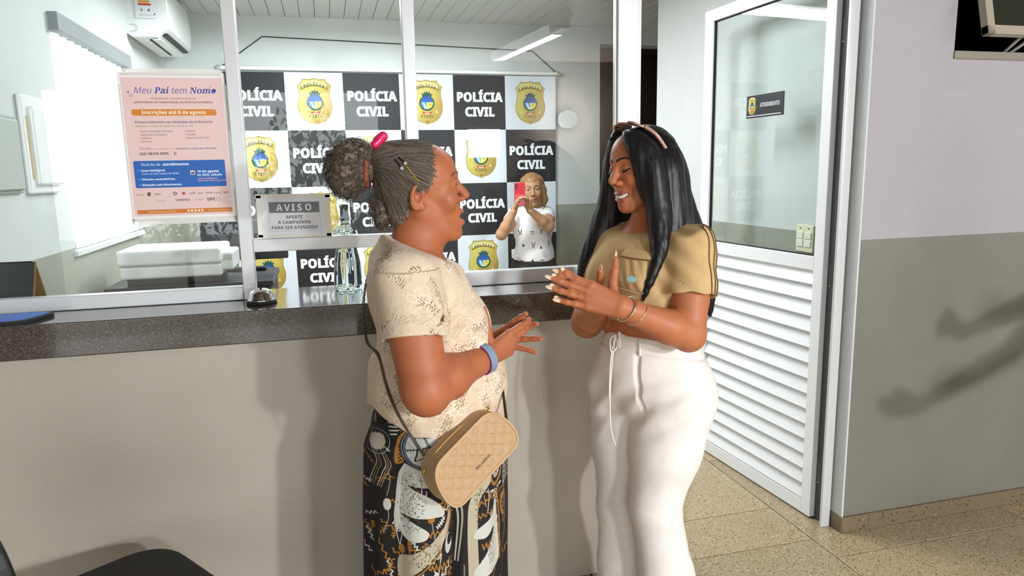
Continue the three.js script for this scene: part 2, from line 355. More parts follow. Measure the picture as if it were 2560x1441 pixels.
const screen = thing('glazed_screen', 'white aluminium framed glass screen standing on the granite counter', 'screen', [0, 1.04, 0]);
{
  const bar = (n, x0, y0, x1, y1, d = 0) => part(n, box(x0, y0 - 1.04, -2.312 + d, x1, y1 - 1.04, -2.27 + d, 0.003), M.alu, screen);
  bar('post', -0.262, 1.04, -0.224, 2.2); bar('post', 0.257, 1.04, 0.296, 2.2, -0.001); bar('post', 0.972, 1.04, 1.047, 2.2); bar('post', -1.05, 1.04, -0.99, 2.2);
  part('post_channel', box(1.047, -1.04, -2.33, 1.06, 1.16, -2.28, 0.002), M.alu, screen);
  part('post_bead', box(0.966, 0, -2.3, 0.972, 1.16, -2.282, 0.001), M.aluGrey, screen);
  bar('bottom_rail', -0.99, 1.041, -0.262, 1.082, 0.001); bar('bottom_rail', 0.296, 1.041, 0.972, 1.088, 0.001); bar('hatch_rail', -0.224, 1.186, 0.257, 1.226, 0.001);
  for (const [a, b] of [[-0.99, -0.262], [-0.224, 0.257], [0.296, 0.972]]) bar('top_rail', a, 2.16, b, 2.2);
  const pane = (x0, x1, y0) => part('pane', new THREE.PlaneGeometry(x1 - x0, 2.16 - y0), M.glass, screen, [(x0 + x1) / 2, (y0 + 2.16) / 2 - 1.04, -2.29]);
  pane(-0.99, -0.262, 1.082); pane(-0.224, 0.257, 1.226); pane(0.296, 0.966, 1.088);
}

// ================================================================ door standing open beside the counter
const door = structure('door_1');
{
  door.position.set(1.837, 0, -2.277); door.rotation.y = Math.atan2(0.828, -0.056);   // local +x runs from hinge to free edge
  const T = 0.016, W = 0.829, SLAT = 0.42;
  for (const [n, a, b, c, d] of [['stile', 0, 0.006, 0.05, 2.13], ['stile', W - 0.062, 0.006, W, 2.13], ['top_rail', 0.05, 2.078, W - 0.062, 2.13], ['middle_rail', 0.05, 1.012, W - 0.062, 1.067], ['bottom_rail', 0.05, 0.006, W - 0.062, 0.064]]) part(n, box(a, b, -T, c, d, T, 0.002), M.doorWhite, door);
  part('pane', new THREE.PlaneGeometry(W - 0.112, 1.011), M.glass, door, [0.05 + (W - 0.112) / 2, 1.5725, 0]);
  part('glazing_gasket', joined([box(0.05, 1.067, -0.006, W - 0.062, 1.071, 0.006), box(W - 0.067, 1.067, -0.006, W - 0.062, 2.078, 0.006), box(0.05, 2.074, -0.006, W - 0.062, 2.078, 0.006)]), M.rubber, door);
  const blade = new RoundedBoxGeometry(W - 0.114, 0.067, 0.004, 1, 0.0015);
  for (let i = 0; i < 15; i++) { const s = part('slat', blade, M.doorWhite, door, [0.05 + (W - 0.112) / 2, 0.098 + i * 0.0635, 0]); s.rotation.x = SLAT; }
  for (const y of [0.2, 1.0, 1.9]) part('hinge', joined([rod([-0.012, y - 0.04, T], [-0.012, y + 0.04, T], 0.008), box(-0.012, y - 0.04, T - 0.006, 0.012, y + 0.04, T - 0.002), rod([-0.012, y - 0.044, T], [-0.012, y - 0.04, T], 0.01)]), M.aluGrey, door);
}
const doorTrim = structure('trim_1');
part('jamb', box(1.82, 0, -2.213, 1.858, 2.2, -2.2, 0.002), M.alu, doorTrim);
part('jamb_rebate', box(1.846, 0, -2.3, 1.864, 2.2, -2.213, 0.002), std({ color: '#4d5052', roughness: 0.6 }), doorTrim);
part('head_jamb', box(1.06, 2.15, -2.3, 1.85, 2.2, -2.22, 0.003), M.alu, doorTrim);

// ================================================================ printed things
function crest(c, x, y, w, h) {   // police crest, drawn in a unit frame
  c.save(); c.translate(x, y); c.scale(w, h);
  const g = c.createLinearGradient(0, 0, 1, 1); g.addColorStop(0, '#cfc680'); g.addColorStop(0.5, '#b9a84e'); g.addColorStop(1, '#8f6f2c');
  c.beginPath(); c.moveTo(0.5, 0.0); c.lineTo(0.62, 0.03); c.lineTo(0.82, 0.02); c.lineTo(0.86, 0.09); c.lineTo(0.98, 0.16); c.bezierCurveTo(0.9, 0.28, 0.93, 0.4, 0.98, 0.52); c.bezierCurveTo(1.02, 0.72, 0.9, 0.93, 0.56, 0.97); c.lineTo(0.5, 1.0); c.lineTo(0.44, 0.97);
  c.bezierCurveTo(0.1, 0.93, -0.02, 0.72, 0.02, 0.52); c.bezierCurveTo(0.07, 0.4, 0.1, 0.28, 0.02, 0.16); c.lineTo(0.14, 0.09); c.lineTo(0.18, 0.02); c.lineTo(0.38, 0.03); c.closePath(); c.fillStyle = g; c.fill();
  c.lineWidth = 0.018; c.strokeStyle = '#8a7a34'; c.stroke();
  c.fillStyle = '#8c7d33'; c.beginPath(); c.moveTo(0.1, 0.17); c.quadraticCurveTo(0.5, -0.02, 0.9, 0.17); c.lineTo(0.88, 0.26); c.quadraticCurveTo(0.5, 0.08, 0.12, 0.26); c.closePath(); c.fill();
  c.fillStyle = '#d8cf92'; c.beginPath(); c.moveTo(0.14, 0.13); c.quadraticCurveTo(0.5, -0.03, 0.86, 0.13); c.lineTo(0.84, 0.2); c.quadraticCurveTo(0.5, 0.06, 0.16, 0.2); c.closePath(); c.fill();
  const letters = (s, y0, size, dx, bend) => { [...s].forEach((ch, i) => { const u = (i - (s.length - 1) / 2) * dx; c.save(); c.translate(0.5 + u, y0 + bend * u * u); c.rotate(u * bend * 1.2); c.font = `bold ${size}px sans-serif`; c.textAlign = 'center'; c.scale(1, w / h); c.fillText(ch, 0, 0); c.restore(); }); };
  c.save(); c.fillStyle = '#1d1a10'; c.scale(0.01, 0.01);
  for (const [s, y0, size, dx, bend] of [['POLÍCIA', 15.5, 12, 8.6, 0.006], ['CIVIL', 85, 11.5, 8.2, -0.004], ['GO', 95.5, 6.5, 5.6, 0]]) [...s].forEach((ch, i) => { const u = (i - (s.length - 1) / 2) * dx; c.save(); c.translate(50 + u, y0 + bend * u * u); c.rotate(u * bend * 1.6); c.scale(1, w / h); c.font = `bold ${size}px sans-serif`; c.textAlign = 'center'; c.fillText(ch, 0, 0); c.restore(); });
  c.restore();
  const disc = (cx, cy, r, col) => { c.fillStyle = col; c.beginPath(); c.ellipse(cx, cy, r, r * w / h, 0, 0, 7); c.fill(); };
  disc(0.5, 0.52, 0.235, '#1c4a33'); disc(0.5, 0.51, 0.19, '#e4e2c4');
  c.save(); c.beginPath(); c.ellipse(0.5, 0.51, 0.19, 0.19 * w / h, 0, 0, 7); c.clip(); c.fillStyle = '#1f5aa8'; c.fillRect(0.2, 0.3, 0.6, 0.2); c.fillStyle = '#3f7fc4'; c.fillRect(0.2, 0.5, 0.29, 0.3); c.fillStyle = '#d9c84a'; c.fillRect(0.5, 0.51, 0.3, 0.3); c.fillStyle = '#bcd3ea'; c.beginPath(); c.moveTo(0.35, 0.5); c.lineTo(0.42, 0.5); c.lineTo(0.5, 0.66); c.lineTo(0.45, 0.68); c.fill(); c.fillStyle = '#8a5a22'; c.fillRect(0.57, 0.53, 0.035, 0.03); c.restore();
  c.fillStyle = '#15494a'; c.beginPath(); c.moveTo(0.34, 0.42); c.lineTo(0.37, 0.35); c.lineTo(0.33, 0.3); c.lineTo(0.42, 0.31); c.lineTo(0.42, 0.26); c.lineTo(0.48, 0.29); c.lineTo(0.5, 0.23); c.lineTo(0.53, 0.29); c.lineTo(0.6, 0.26); c.lineTo(0.6, 0.31); c.lineTo(0.68, 0.31); c.lineTo(0.64, 0.36); c.lineTo(0.67, 0.42); c.closePath(); c.fill();
  c.fillStyle = '#1b4f97'; c.beginPath(); c.ellipse(0.5, 0.415, 0.16, 0.05, 0, 0, 7); c.fill();
  c.fillStyle = '#a63c22'; c.beginPath(); c.moveTo(0.34, 0.7); c.quadraticCurveTo(0.5, 0.76, 0.66, 0.7); c.lineTo(0.62, 0.76); c.quadraticCurveTo(0.5, 0.8, 0.38, 0.76); c.fill(); c.fillStyle = '#e8d6c0'; c.fillRect(0.42, 0.745, 0.16, 0.022);
  c.fillStyle = '#d9c98c'; for (const s of [0.2, 0.8]) { c.beginPath(); c.moveTo(s, 0.66); c.lineTo(s + 0.035, 0.74); c.lineTo(s - 0.035, 0.74); c.fill(); }
  c.restore();
}
const bannerTex = canvasTex(2046, 1364, (c, w, h) => {
  const t = w / 6; c.fillStyle = '#d0d7df'; c.fillRect(0, 0, w, h);
  for (let j = 0; j < 4; j++) for (let i = 0; i < 6; i++) {
    const x = i * t, y = j * t;
    if ((i + j) % 2 === 0) { c.fillStyle = '#17181d'; c.fillRect(x, y, t, t); c.fillStyle = '#eef0f2'; c.textAlign = 'center'; c.font = `bold ${t * 0.225}px sans-serif`; c.strokeStyle = '#eef0f2'; c.lineWidth = t * 0.014; c.fillText('POLÍCIA', x + t / 2, y + t * 0.48); c.strokeText('POLÍCIA', x + t / 2, y + t * 0.48); c.fillText('CIVIL', x + t / 2, y + t * 0.75); c.strokeText('CIVIL', x + t / 2, y + t * 0.75); }
    else crest(c, x + t * 0.2, y + t * 0.1, t * 0.6, t * 0.8);
  }
});
const banner = thing('police_banner', 'black and white chequered police banner hanging on the back wall', 'banner', [0, 0, 0]);
{
  const x0 = -0.637, x1 = 1.775, y1 = 2.13, y0 = y1 - (x1 - x0) * 4 / 6, nx = 72, ny = 36, pos = [], uv = [], idx = [];
  for (let j = 0; j <= ny; j++) for (let i = 0; i <= nx; i++) { const u = i / nx, v = j / ny, x = lerp(x0, x1, u), y = lerp(y0, y1, v); pos.push(x, y, -5.375 + 0.009 * (1 - v) * Math.sin(x * 5 + v * 2) + 0.006 * Math.sin(x * 2.1 + 1) + 0.02 * smooth(0.95, 1, u) * v * v); uv.push(u, v); }
  for (let j = 0; j < ny; j++) for (let i = 0; i < nx; i++) { const a = j * (nx + 1) + i; idx.push(a, a + 1, a + nx + 2, a, a + nx + 2, a + nx + 1); }
  const g = new THREE.BufferGeometry(); g.setAttribute('position', new THREE.Float32BufferAttribute(pos, 3)); g.setAttribute('uv', new THREE.Float32BufferAttribute(uv, 2)); g.setIndex(idx); g.computeVertexNormals();
  part('printed_sheet', g, std({ map: bannerTex, roughness: 0.62, side: THREE.DoubleSide }), banner);
  part('hanging_rod', rod([-0.66, 2.155, -5.378], [1.8, 2.15, -5.378], 0.014), M.plasticWhite, banner);
  for (const [x, y] of [[-0.662, 2.155], [1.802, 2.15]]) part('rod_cap', rod([x - 0.012, y, -5.378], [x + 0.012, y, -5.378], 0.018), M.aluGrey, banner);
  part('hanging_cord', joined([rod([-0.64, 2.165, -5.38], [-0.363, 2.37, -5.392], 0.0035, 6), rod([-0.363, 2.37, -5.392], [1.599, 2.318, -5.392], 0.0035, 6), rod([1.599, 2.318, -5.392], [1.785, 2.16, -5.38], 0.0035, 6)]), M.rubber, banner);
  part('bottom_rod', rod([x0, y0, -5.375], [x1, y0, -5.375], 0.012), M.plasticWhite, banner);
}
const posterTex = canvasTex(1134, 1680, (c, w, h) => {
  c.fillStyle = '#f6f4f1'; c.fillRect(0, 0, w, h); c.fillStyle = '#eccdc6'; c.fillRect(30, 52, w - 60, h - 110);
  const T = (s, x, y, f, col, al = 'left') => { c.font = f; c.fillStyle = col; c.textAlign = al; c.fillText(s, x, y); };
  const title = [['Meu ', 'serif', '#7a5aa8'], ['Pai ', 'bold', '#2c3d9a'], ['tem ', 'serif', '#7a5aa8'], ['Nome', 'bold', '#2c3d9a']]; let x = 150;
  for (const [s, k, col] of title) { c.font = `${k === 'bold' ? 'bold italic' : 'italic'} 96px ${k === 'bold' ? 'serif' : 'sans-serif'}`; c.fillStyle = col; c.textAlign = 'left'; c.fillText(s, x, 228); x += c.measureText(s).width; }
  const heart = (hx, hy, s, col, fill) => { c.beginPath(); c.moveTo(hx, hy + s); c.bezierCurveTo(hx - s * 1.4, hy, hx - s * 0.7, hy - s, hx, hy - s * 0.3); c.bezierCurveTo(hx + s * 0.7, hy - s, hx + s * 1.4, hy, hx, hy + s); c.lineWidth = 5; if (fill) { c.fillStyle = col; c.fill(); } else { c.strokeStyle = col; c.stroke(); } };
  heart(1010, 195, 26, '#2c3d9a', true); heart(970, 150, 16, '#b79ac0', false); heart(100, 212, 13, '#2c3d9a', true); heart(126, 250, 20, '#8d74b4', false);
  T('Programa de reconhecimento de', w / 2, 296, '32px sans-serif', '#6b4a4a', 'center'); T('paternidade ou maternidade da Defensoria Pública', w / 2, 338, 'bold 34px sans-serif', '#7c4c40', 'center');
  c.fillStyle = '#d9841f'; c.beginPath(); c.roundRect(110, 405, w - 230, 72, 26); c.fill(); T('Inscrições até 8 de agosto', w / 2 - 10, 459, 'bold 55px sans-serif', '#fff6e6', 'center');
  T('Presencialmente nas Unidades da Defensoria', 135, 562, 'bold 38px sans-serif', '#6a4a7e'); T('(dias úteis, no horário de atendimento, das 8h às 17h)', 140, 602, '25px sans-serif', '#80605c');
  ['Goiânia (Unidade Marista)', 'Aparecida de Goiânia', 'Anápolis', 'Inhumas'].forEach((s, i) => T('· ' + s, 165, 662 + i * 38, '29px sans-serif', '#4c3a3a')); ['Luziânia', 'Trindade', 'Valparaíso de Goiás'].forEach((s, i) => T('· ' + s, 640, 662 + i * 38, '29px sans-serif', '#4c3a3a'));
  T('On-line', 150, 860, '40px sans-serif', '#7a5aa8'); T('(encaminhamento de', 300, 860, '24px sans-serif', '#9a8280'); T('formulário e contato pelo WhatsApp', 540, 860, 'bold 25px sans-serif', '#54406e');
  T('(62) 98330-0095', 150, 920, 'bold 42px sans-serif', '#43302f'); c.strokeStyle = '#2f4a38'; c.lineWidth = 7; c.beginPath(); c.arc(530, 905, 14, 0.6, 5.6); c.stroke();
  c.fillStyle = '#1560b4'; c.beginPath(); c.roundRect(72, 985, w - 150, 310, 18); c.fill();
  T('Mutirão de ', 150, 1043, '42px sans-serif', '#e6eefa'); T('atendimentos', 378, 1043, 'bold 42px sans-serif', '#ffffff');
  T('•  Casos biológicos', 112, 1107, 'bold 33px sans-serif', '#fff'); T('(com ou sem exame de DNA),', 152, 1143, '30px sans-serif', '#dfeafa'); T('•  Vínculos socioafetivos,', 112, 1208, 'bold 33px sans-serif', '#fff'); T('•  Situações pós-falecimento.', 112, 1272, 'bold 33px sans-serif', '#fff');
  c.strokeStyle = '#f0c9a8'; c.lineWidth = 8; c.strokeRect(672, 1108, 44, 42); c.fillStyle = '#f0c9a8'; c.fillRect(672, 1108, 44, 14);
  T('16 de agosto', 742, 1130, 'bold 40px sans-serif', '#fff'); T('de 2025, sábado', 742, 1170, 'bold 36px sans-serif', '#e9f1fb'); T('Local: unidades da', 745, 1206, 'bold 24px sans-serif', '#f2b8a8'); T('Defensoria Pública que atendem', 745, 1232, 'bold 22px sans-serif', '#f2b8a8');
  const row = [['Goiânia', '#b38b86', 24], ['', '', 0], ['Inhu', '#564040', 28], ['♥', '#a07878', 30], ['', '', 1], ['', '', 2], ['LUZE', '#2f5a9c', 30], ['Apar', '#8d4a44', 26], ['MPGO', '#7a5a58', 26], ['Registro', '#9a5a52', 22], ['TJGO', '#3d3030', 26]];
  row.forEach(([s, col, z], i) => { const rx = 110 + i * 93; if (s) T(s, rx, 1378, `bold ${z}px sans-serif`, col, 'center'); else if (z === 0) { c.fillStyle = '#6a5228'; c.beginPath(); c.roundRect(rx - 18, 1345, 36, 44, 12); c.fill(); } else if (z === 1) { c.lineWidth = 9; c.strokeStyle = '#33403a'; c.beginPath(); c.arc(rx, 1367, 16, 0, 7); c.stroke(); } else { c.fillStyle = '#cf3d3d'; c.beginPath(); c.arc(rx, 1367, 17, 0, 7); c.fill(); } });
  T('CONDEGE', 560, 1455, 'bold 34px sans-serif', '#3a2f2f', 'center'); T('Realização', 330, 1455, '22px sans-serif', '#a08080', 'center'); T('ANADEP', 735, 1455, '26px sans-serif', '#8a6a66', 'center'); T('DPE', 870, 1462, 'bold 50px sans-serif', '#2e2726', 'center'); c.lineWidth = 4; c.strokeStyle = '#7f706e'; c.beginPath(); c.arc(950, 1446, 20, 0, 7); c.stroke();
  c.fillStyle = '#d2761c'; c.fillRect(60, 1548, w - 100, 48); T('www.defensoria.go.def.br', 330, 1582, '26px sans-serif', '#f6d7a8', 'center'); for (let i = 0; i < 5; i++) { c.fillStyle = '#fff1d8'; c.beginPath(); c.arc(610 + i * 38, 1572, 13, 0, 7); c.fill(); } T('@defensoriapublicagoias', 950, 1580, '22px sans-serif', '#f6d7a8', 'center');
});
function sheet(name, x0, x1, y0, y1, z, tex, label, category) {
  const t = 0.0012, g = new THREE.BoxGeometry(x1 - x0, y1 - y0, t), paper = std({ color: '#f2f0ec', roughness: 0.7 });
  const m = new THREE.Mesh(g, [paper, paper, paper, paper, std({ map: tex, roughness: 0.55 }), paper]); m.name = name; m.position.set((x0 + x1) / 2, (y0 + y1) / 2, z); scene.add(m); tag(m, label, category); return m;
}
const poster = thing('paper_poster', 'pink and blue printed poster taped inside the left pane', 'poster', [-0.4105, 1.503, -2.2885], 0);
{
  const g = new THREE.PlaneGeometry(0.287, 0.425, 1, 1); part('printed_sheet', g, std({ map: posterTex, roughness: 0.5, side: THREE.DoubleSide }), poster); poster.rotation.z = 0.004;
  const tapeM = phys({ color: '#f3f1ea', roughness: 0.35, transmission: 0.35, thickness: 0, side: THREE.DoubleSide });
  for (const [x, y, w, h] of [[0, 0.214, 0.27, 0.02], [0, -0.214, 0.29, 0.018], [-0.146, -0.02, 0.016, 0.4], [0.142, -0.02, 0.01, 0.4]]) part('tape', new THREE.PlaneGeometry(w, h), tapeM, poster, [x, y, 0.0006]);
}
const noticeTex = canvasTex(1080, 660, (c, w, h) => {
  c.fillStyle = '#eceef2'; c.fillRect(0, 0, w, h); c.strokeStyle = '#b9bfca'; c.lineWidth = 5; c.strokeRect(150, 100, 790, 470);
  c.fillStyle = '#6d7076'; c.fillRect(158, 106, 776, 170); c.fillStyle = '#f4f5f7'; c.font = 'bold 150px sans-serif'; c.textAlign = 'center';
  [...'AVISO'].forEach((ch, i) => c.fillText(ch, 318 + [0, 118, 212, 312, 446][i], 246));
  c.fillStyle = '#4b4f58'; c.font = 'bold 74px sans-serif'; c.fillText('APERTE', w / 2, 372); c.fillText('A CAMPAINHA', w / 2, 455); c.fillText('PARA SER ATENDIDO', w / 2, 540, 720);
});
const notice = thing('notice_sign', 'white notice sign taped to the glass above the counter hatch', 'sign', [-0.098, 1.292, -2.2865], 0);
notice.rotation.z = -0.012;
part('printed_sheet', new THREE.PlaneGeometry(0.208, 0.127), std({ map: noticeTex, roughness: 0.45, side: THREE.DoubleSide }), notice);
{ const tapeM = std({ color: '#efecdc', roughness: 0.45, side: THREE.DoubleSide }); for (const [x, y, w, h] of [[0, 0.062, 0.222, 0.012], [0, -0.062, 0.222, 0.012], [-0.102, 0, 0.014, 0.128], [0.102, 0, 0.014, 0.128]]) part('tape', new THREE.PlaneGeometry(w, h), tapeM, notice, [x, y, 0.0008]); }

const doorSign = thing('door_sign', 'small black door sign with gold crest on the open door glass', 'sign', [0, 0, 0]);
{
  const tex = canvasTex(512, 204, (c, w, h) => { c.fillStyle = '#17171a'; c.fillRect(0, 0, w, h); crest(c, 22, 14, 112, 164); c.fillStyle = '#d4d4dc'; c.font = 'bold 52px sans-serif'; c.textAlign = 'center'; c.fillText('ATENDIMENTO', 326, 112, 270); c.fillRect(12, 182, 470, 8); });
  doorSign.position.copy(door.position); doorSign.rotation.copy(door.rotation);
  part('plate', box(0.276, 1.622, -0.004, 0.512, 1.716, -0.001), M.black, doorSign);
  const f = part('printed_face', new THREE.PlaneGeometry(0.236, 0.094), std({ map: tex, roughness: 0.3 }), doorSign, [0.394, 1.669, -0.0045]); f.rotation.y = Math.PI;
}

// ================================================================ on the counter
const bell = thing('counter_bell', 'chrome service bell on a black base at the counter hatch', 'bell', [-0.204, 1.04, -2.195]);
part('base', lathe([[0, 0], [0.043, 0], [0.044, 0.004], [0.042, 0.009], [0.03, 0.012], [0, 0.012]], 40), M.rubber, bell);
part('dome', lathe([[0.04, 0.01], [0.041, 0.013], [0.036, 0.02], [0.033, 0.03], [0.028, 0.038], [0.018, 0.044], [0.006, 0.046], [0, 0.046]], 40), M.chrome, bell);
part('button', lathe([[0, 0.044], [0.003, 0.045], [0.003, 0.054], [0.007, 0.056], [0.007, 0.059], [0.003, 0.0615], [0, 0.062]], 20), M.rubber, bell);

const bottle = thing('sanitizer_bottle', 'clear ribbed bottle of bluish hand sanitizer with black cap', 'bottle', [0.055, 1.04, -2.365]);
{
  const prof = [[0, 0], [0.036, 0], [0.043, 0.004], [0.045, 0.014], [0.044, 0.05], [0.043, 0.09], [0.038, 0.115], [0.031, 0.15], [0.034, 0.172], [0.0395, 0.182], [0.0385, 0.196], [0.03, 0.206], [0.017, 0.214], [0.0135, 0.222], [0.0135, 0.232], [0, 0.232]];
  const g = lathe(prof, 48), p = g.attributes.position;
  for (let i = 0; i < p.count; i++) { const x = p.getX(i), z = p.getZ(i), a = Math.atan2(z, x), y = p.getY(i), k = 1 - 0.06 * smooth(0.02, 0.04, y) * smooth(0.17, 0.12, y) * Math.pow(Math.abs(Math.sin(a * 6)), 0.7); p.setX(i, x * k); p.setZ(i, z * k); }
  g.computeVertexNormals();
  part('glass_body', g, phys({ color: '#eef8fa', roughness: 0.02, transmission: 1, thickness: 0.08, ior: 1.2, attenuationColor: rgb(0.62, 0.86, 0.92), attenuationDistance: 0.4 }), bottle);
  part('cap', lathe([[0, 0.228], [0.0155, 0.228], [0.0165, 0.235], [0.013, 0.25], [0.0135, 0.27], [0.0145, 0.276], [0.012, 0.28], [0, 0.281]], 24), M.black, bottle);
}
const tray = thing('blue_tray', 'flat blue plastic tray at the left end of the granite counter', 'tray', [-0.95, 1.04, -2.17]);
{
  const s = new THREE.Shape(); s.moveTo(-0.2, -0.085); s.lineTo(0.12, -0.085); s.quadraticCurveTo(0.15, -0.085, 0.165, -0.06); s.lineTo(0.19, 0.02); s.quadraticCurveTo(0.195, 0.05, 0.16, 0.05); s.lineTo(-0.2, 0.05); s.closePath();
  const e = new THREE.ExtrudeGeometry(s, { depth: 0.006, bevelEnabled: true, bevelSize: 0.002, bevelThickness: 0.002, bevelSegments: 2 }); e.rotateX(-Math.PI / 2); e.translate(0, 0.002, 0);
  part('tray_edge', e, M.rubber, tray);
  const q = new THREE.ShapeGeometry(s); q.rotateX(-Math.PI / 2); q.scale(0.96, 1, 0.9); q.translate(0, 0.0105, 0); part('mat', q, std({ color: '#3a72c8', roughness: 0.5 }), tray);
}
const calendar = thing('desk_calendar', 'dark folded desk calendar standing behind the left pane', 'calendar', [-0.862, 1.04, -2.415]);
{
  const tri = (x0, x1) => { const s = new THREE.Shape(); s.moveTo(-0.06, 0); s.lineTo(0, 0.132); s.lineTo(0.062, 0); s.lineTo(0.056, 0); s.lineTo(0, 0.122); s.lineTo(-0.054, 0); s.closePath(); const e = new THREE.ExtrudeGeometry(s, { depth: x1 - x0, bevelEnabled: false }); e.rotateY(Math.PI / 2); e.translate(x0, 0, 0); return e; };
  part('stand', tri(-0.26, 0), std({ color: '#8a6a44', roughness: 0.8 }), calendar);
  const tex = canvasTex(512, 256, (c, w, h) => { c.fillStyle = '#3a3b3e'; c.fillRect(0, 0, w, h); c.fillStyle = '#b9b7a4'; c.fillRect(0, h * 0.76, w, h * 0.2); c.fillStyle = '#6d6c62'; for (let i = 0; i < 12; i++) for (let j = 0; j < 4; j++) c.fillRect(12 + i * 42, h * 0.79 + j * 11, 28, 4); c.fillStyle = '#c9c9cc'; c.beginPath(); c.arc(256, 120, 6, 0, 7); c.fill(); c.fillStyle = '#7d7d80'; c.fillRect(220, 150, 72, 8); });
  const f = part('printed_page', new THREE.PlaneGeometry(0.255, 0.144), std({ map: tex, roughness: 0.35, side: THREE.DoubleSide }), calendar, [-0.13, 0.067, 0.0325]); f.rotation.x = -Math.atan2(0.06, 0.132);
  part('wire_binding', rod([-0.25, 0.131, 0], [-0.01, 0.131, 0], 0.004), M.rubber, calendar);
}

// ================================================================ office: window, air conditioner, panels, printer, desk
const win = structure('window_1');
{
  const f = (x0, y0, z0, x1, y1, z1) => box(x0, y0, z0, x1, y1, z1, 0.003);
  part('window_frame', joined([f(-1.07, WY0, WZ0, -1.02, WY0 + 0.035, WZ1), f(-1.07, WY1 - 0.03, WZ0, -1.02, WY1, WZ1), f(-1.07, WY0, WZ0, -1.02, WY1, WZ0 + 0.03), f(-1.07, WY0, WZ1 - 0.03, -1.02, WY1, WZ1), f(-1.065, WY0, -3.76, -1.03, WY1, -3.73)]), M.aluGrey, win);
  for (const [a, b] of [[WZ0 + 0.03, -3.76], [-3.73, WZ1 - 0.03]]) { const p = part('pane', new THREE.PlaneGeometry(b - a, WY1 - WY0 - 0.06), M.glass, win, [-1.045, (WY0 + WY1) / 2, (a + b) / 2]); p.rotation.y = Math.PI / 2; }
  part('window_sill', box(-1.1, WY0 - 0.02, WZ0 - 0.03, -0.985, WY0 + 0.002, WZ1 + 0.02, 0.003), M.white, win);
  part('blind_box', box(-1.02, 1.99, WZ0 - 0.02, -0.965, 2.06, WZ1 + 0.0, 0.003), std({ color: '#8d9194', roughness: 0.5 }), win);
}
const curtainM = phys({ color: '#fbfbfc', roughness: 1, transmission: 0.6, thickness: 0, side: THREE.DoubleSide });
for (const [z0, z1, label] of [[-4.26, -3.665, 'sheer white curtain panel beside the air conditioner'], [-3.66, -3.23, 'sheer white curtain panel nearest the wall boxes']]) {
  const nz = 40, ny = 8, pos = [], idx = [];
  for (let j = 0; j <= ny; j++) for (let i = 0; i <= nz; i++) { const v = j / ny, z = lerp(z0, z1, i / nz); pos.push(-1.0 + 0.008 * Math.sin(z * 70) * (0.5 + v * 0.5), lerp(1.135, 1.995, v), z); }
  for (let j = 0; j < ny; j++) for (let i = 0; i < nz; i++) { const a = j * (nz + 1) + i; idx.push(a, a + 1, a + nz + 2, a, a + nz + 2, a + nz + 1); }
  const g = new THREE.BufferGeometry(); g.setAttribute('position', new THREE.Float32BufferAttribute(pos, 3)); g.setIndex(idx); g.computeVertexNormals();
  const m = new THREE.Mesh(g, curtainM); m.name = numbered('sheer_curtain'); scene.add(m); tag(m, label, 'curtain', 'window curtains');
}
const ac = thing('air_conditioner', 'white split air conditioner mounted high on the office wall', 'air conditioner', [-1.0, 2.185, -4.42]);
{
  const s = new THREE.Shape(); s.moveTo(0, 0.02); s.lineTo(0.03, 0); s.lineTo(0.15, 0.004); s.lineTo(0.205, 0.05); s.quadraticCurveTo(0.222, 0.15, 0.2, 0.27); s.quadraticCurveTo(0.195, 0.29, 0.17, 0.29); s.lineTo(0, 0.29); s.closePath();
  const e = new THREE.ExtrudeGeometry(s, { depth: 0.69, bevelEnabled: true, bevelSize: 0.006, bevelThickness: 0.006, bevelSegments: 3, curveSegments: 16 }); e.translate(0, 0, -0.7);
  part('body', e, M.plasticWhite, ac);
  const slot = (x0, y0, x1, y1) => { const g = new THREE.PlaneGeometry(Math.hypot(x1 - x0, y1 - y0), 0.6); g.rotateX(-Math.PI / 2); g.rotateZ(Math.atan2(y1 - y0, x1 - x0)); g.translate((x0 + x1) / 2, (y0 + y1) / 2, -0.35); return g; };
  part('air_outlet', box(0.148, -0.008, -0.66, 0.2, 0.004, -0.05, 0.003).translate(0, 0.02, 0), M.black, ac);
  part('outlet_slot', box(0.098, -0.009, -0.62, 0.11, -0.003, -0.08), M.black, ac);
  part('flap', box(0.118, -0.012, -0.65, 0.165, -0.006, -0.05, 0.002), M.plasticWhite, ac);
  const tex = canvasTex(256, 384, (c, w, h) => { c.fillStyle = '#e3e4e8'; c.fillRect(0, 0, w, h); ['#2f8a3c', '#5fa63a', '#a9bb3c', '#e0c23c', '#e09a3c', '#c9562e'].forEach((k, i) => { c.fillStyle = k; c.beginPath(); const y = 30 + i * 34; c.moveTo(40, y); c.lineTo(110 + i * 14, y); c.lineTo(126 + i * 14, y + 14); c.lineTo(110 + i * 14, y + 28); c.lineTo(40, y + 28); c.fill(); }); c.fillStyle = '#8b8f96'; c.fillRect(60, 270, 30, 24); c.beginPath(); c.arc(160, 282, 18, 0, 7); c.fill(); c.fillRect(40, 340, 180, 5); c.fillStyle = '#2a2a2c'; c.beginPath(); c.arc(222, 330, 9, 0, 7); c.fill(); c.beginPath(); c.arc(222, 150, 9, 0, 7); c.fill(); });
  part('energy_label', new THREE.PlaneGeometry(0.11, 0.165), std({ map: tex, roughness: 0.4 }), ac, [0.11, 0.175, 0.0005]);
  part('pipe_cutout', tube([[0.02, 0.06, 0], [0.045, 0.06, 0], [0.058, 0.05, 0], [0.058, 0.035, 0], [0.045, 0.025, 0], [0.02, 0.025, 0]], 0.0016, 6), M.aluGrey, ac);
}
const panelBox = thing('electrical_panel', 'grey electrical panel box at the left edge of the picture', 'panel', [-1.0, 1.385, -2.74]);
part('cover', box(0, 0, 0, 0.025, 0.23, 0.22, 0.006), std({ color: '#b4bab4', roughness: 0.5 }), panelBox);
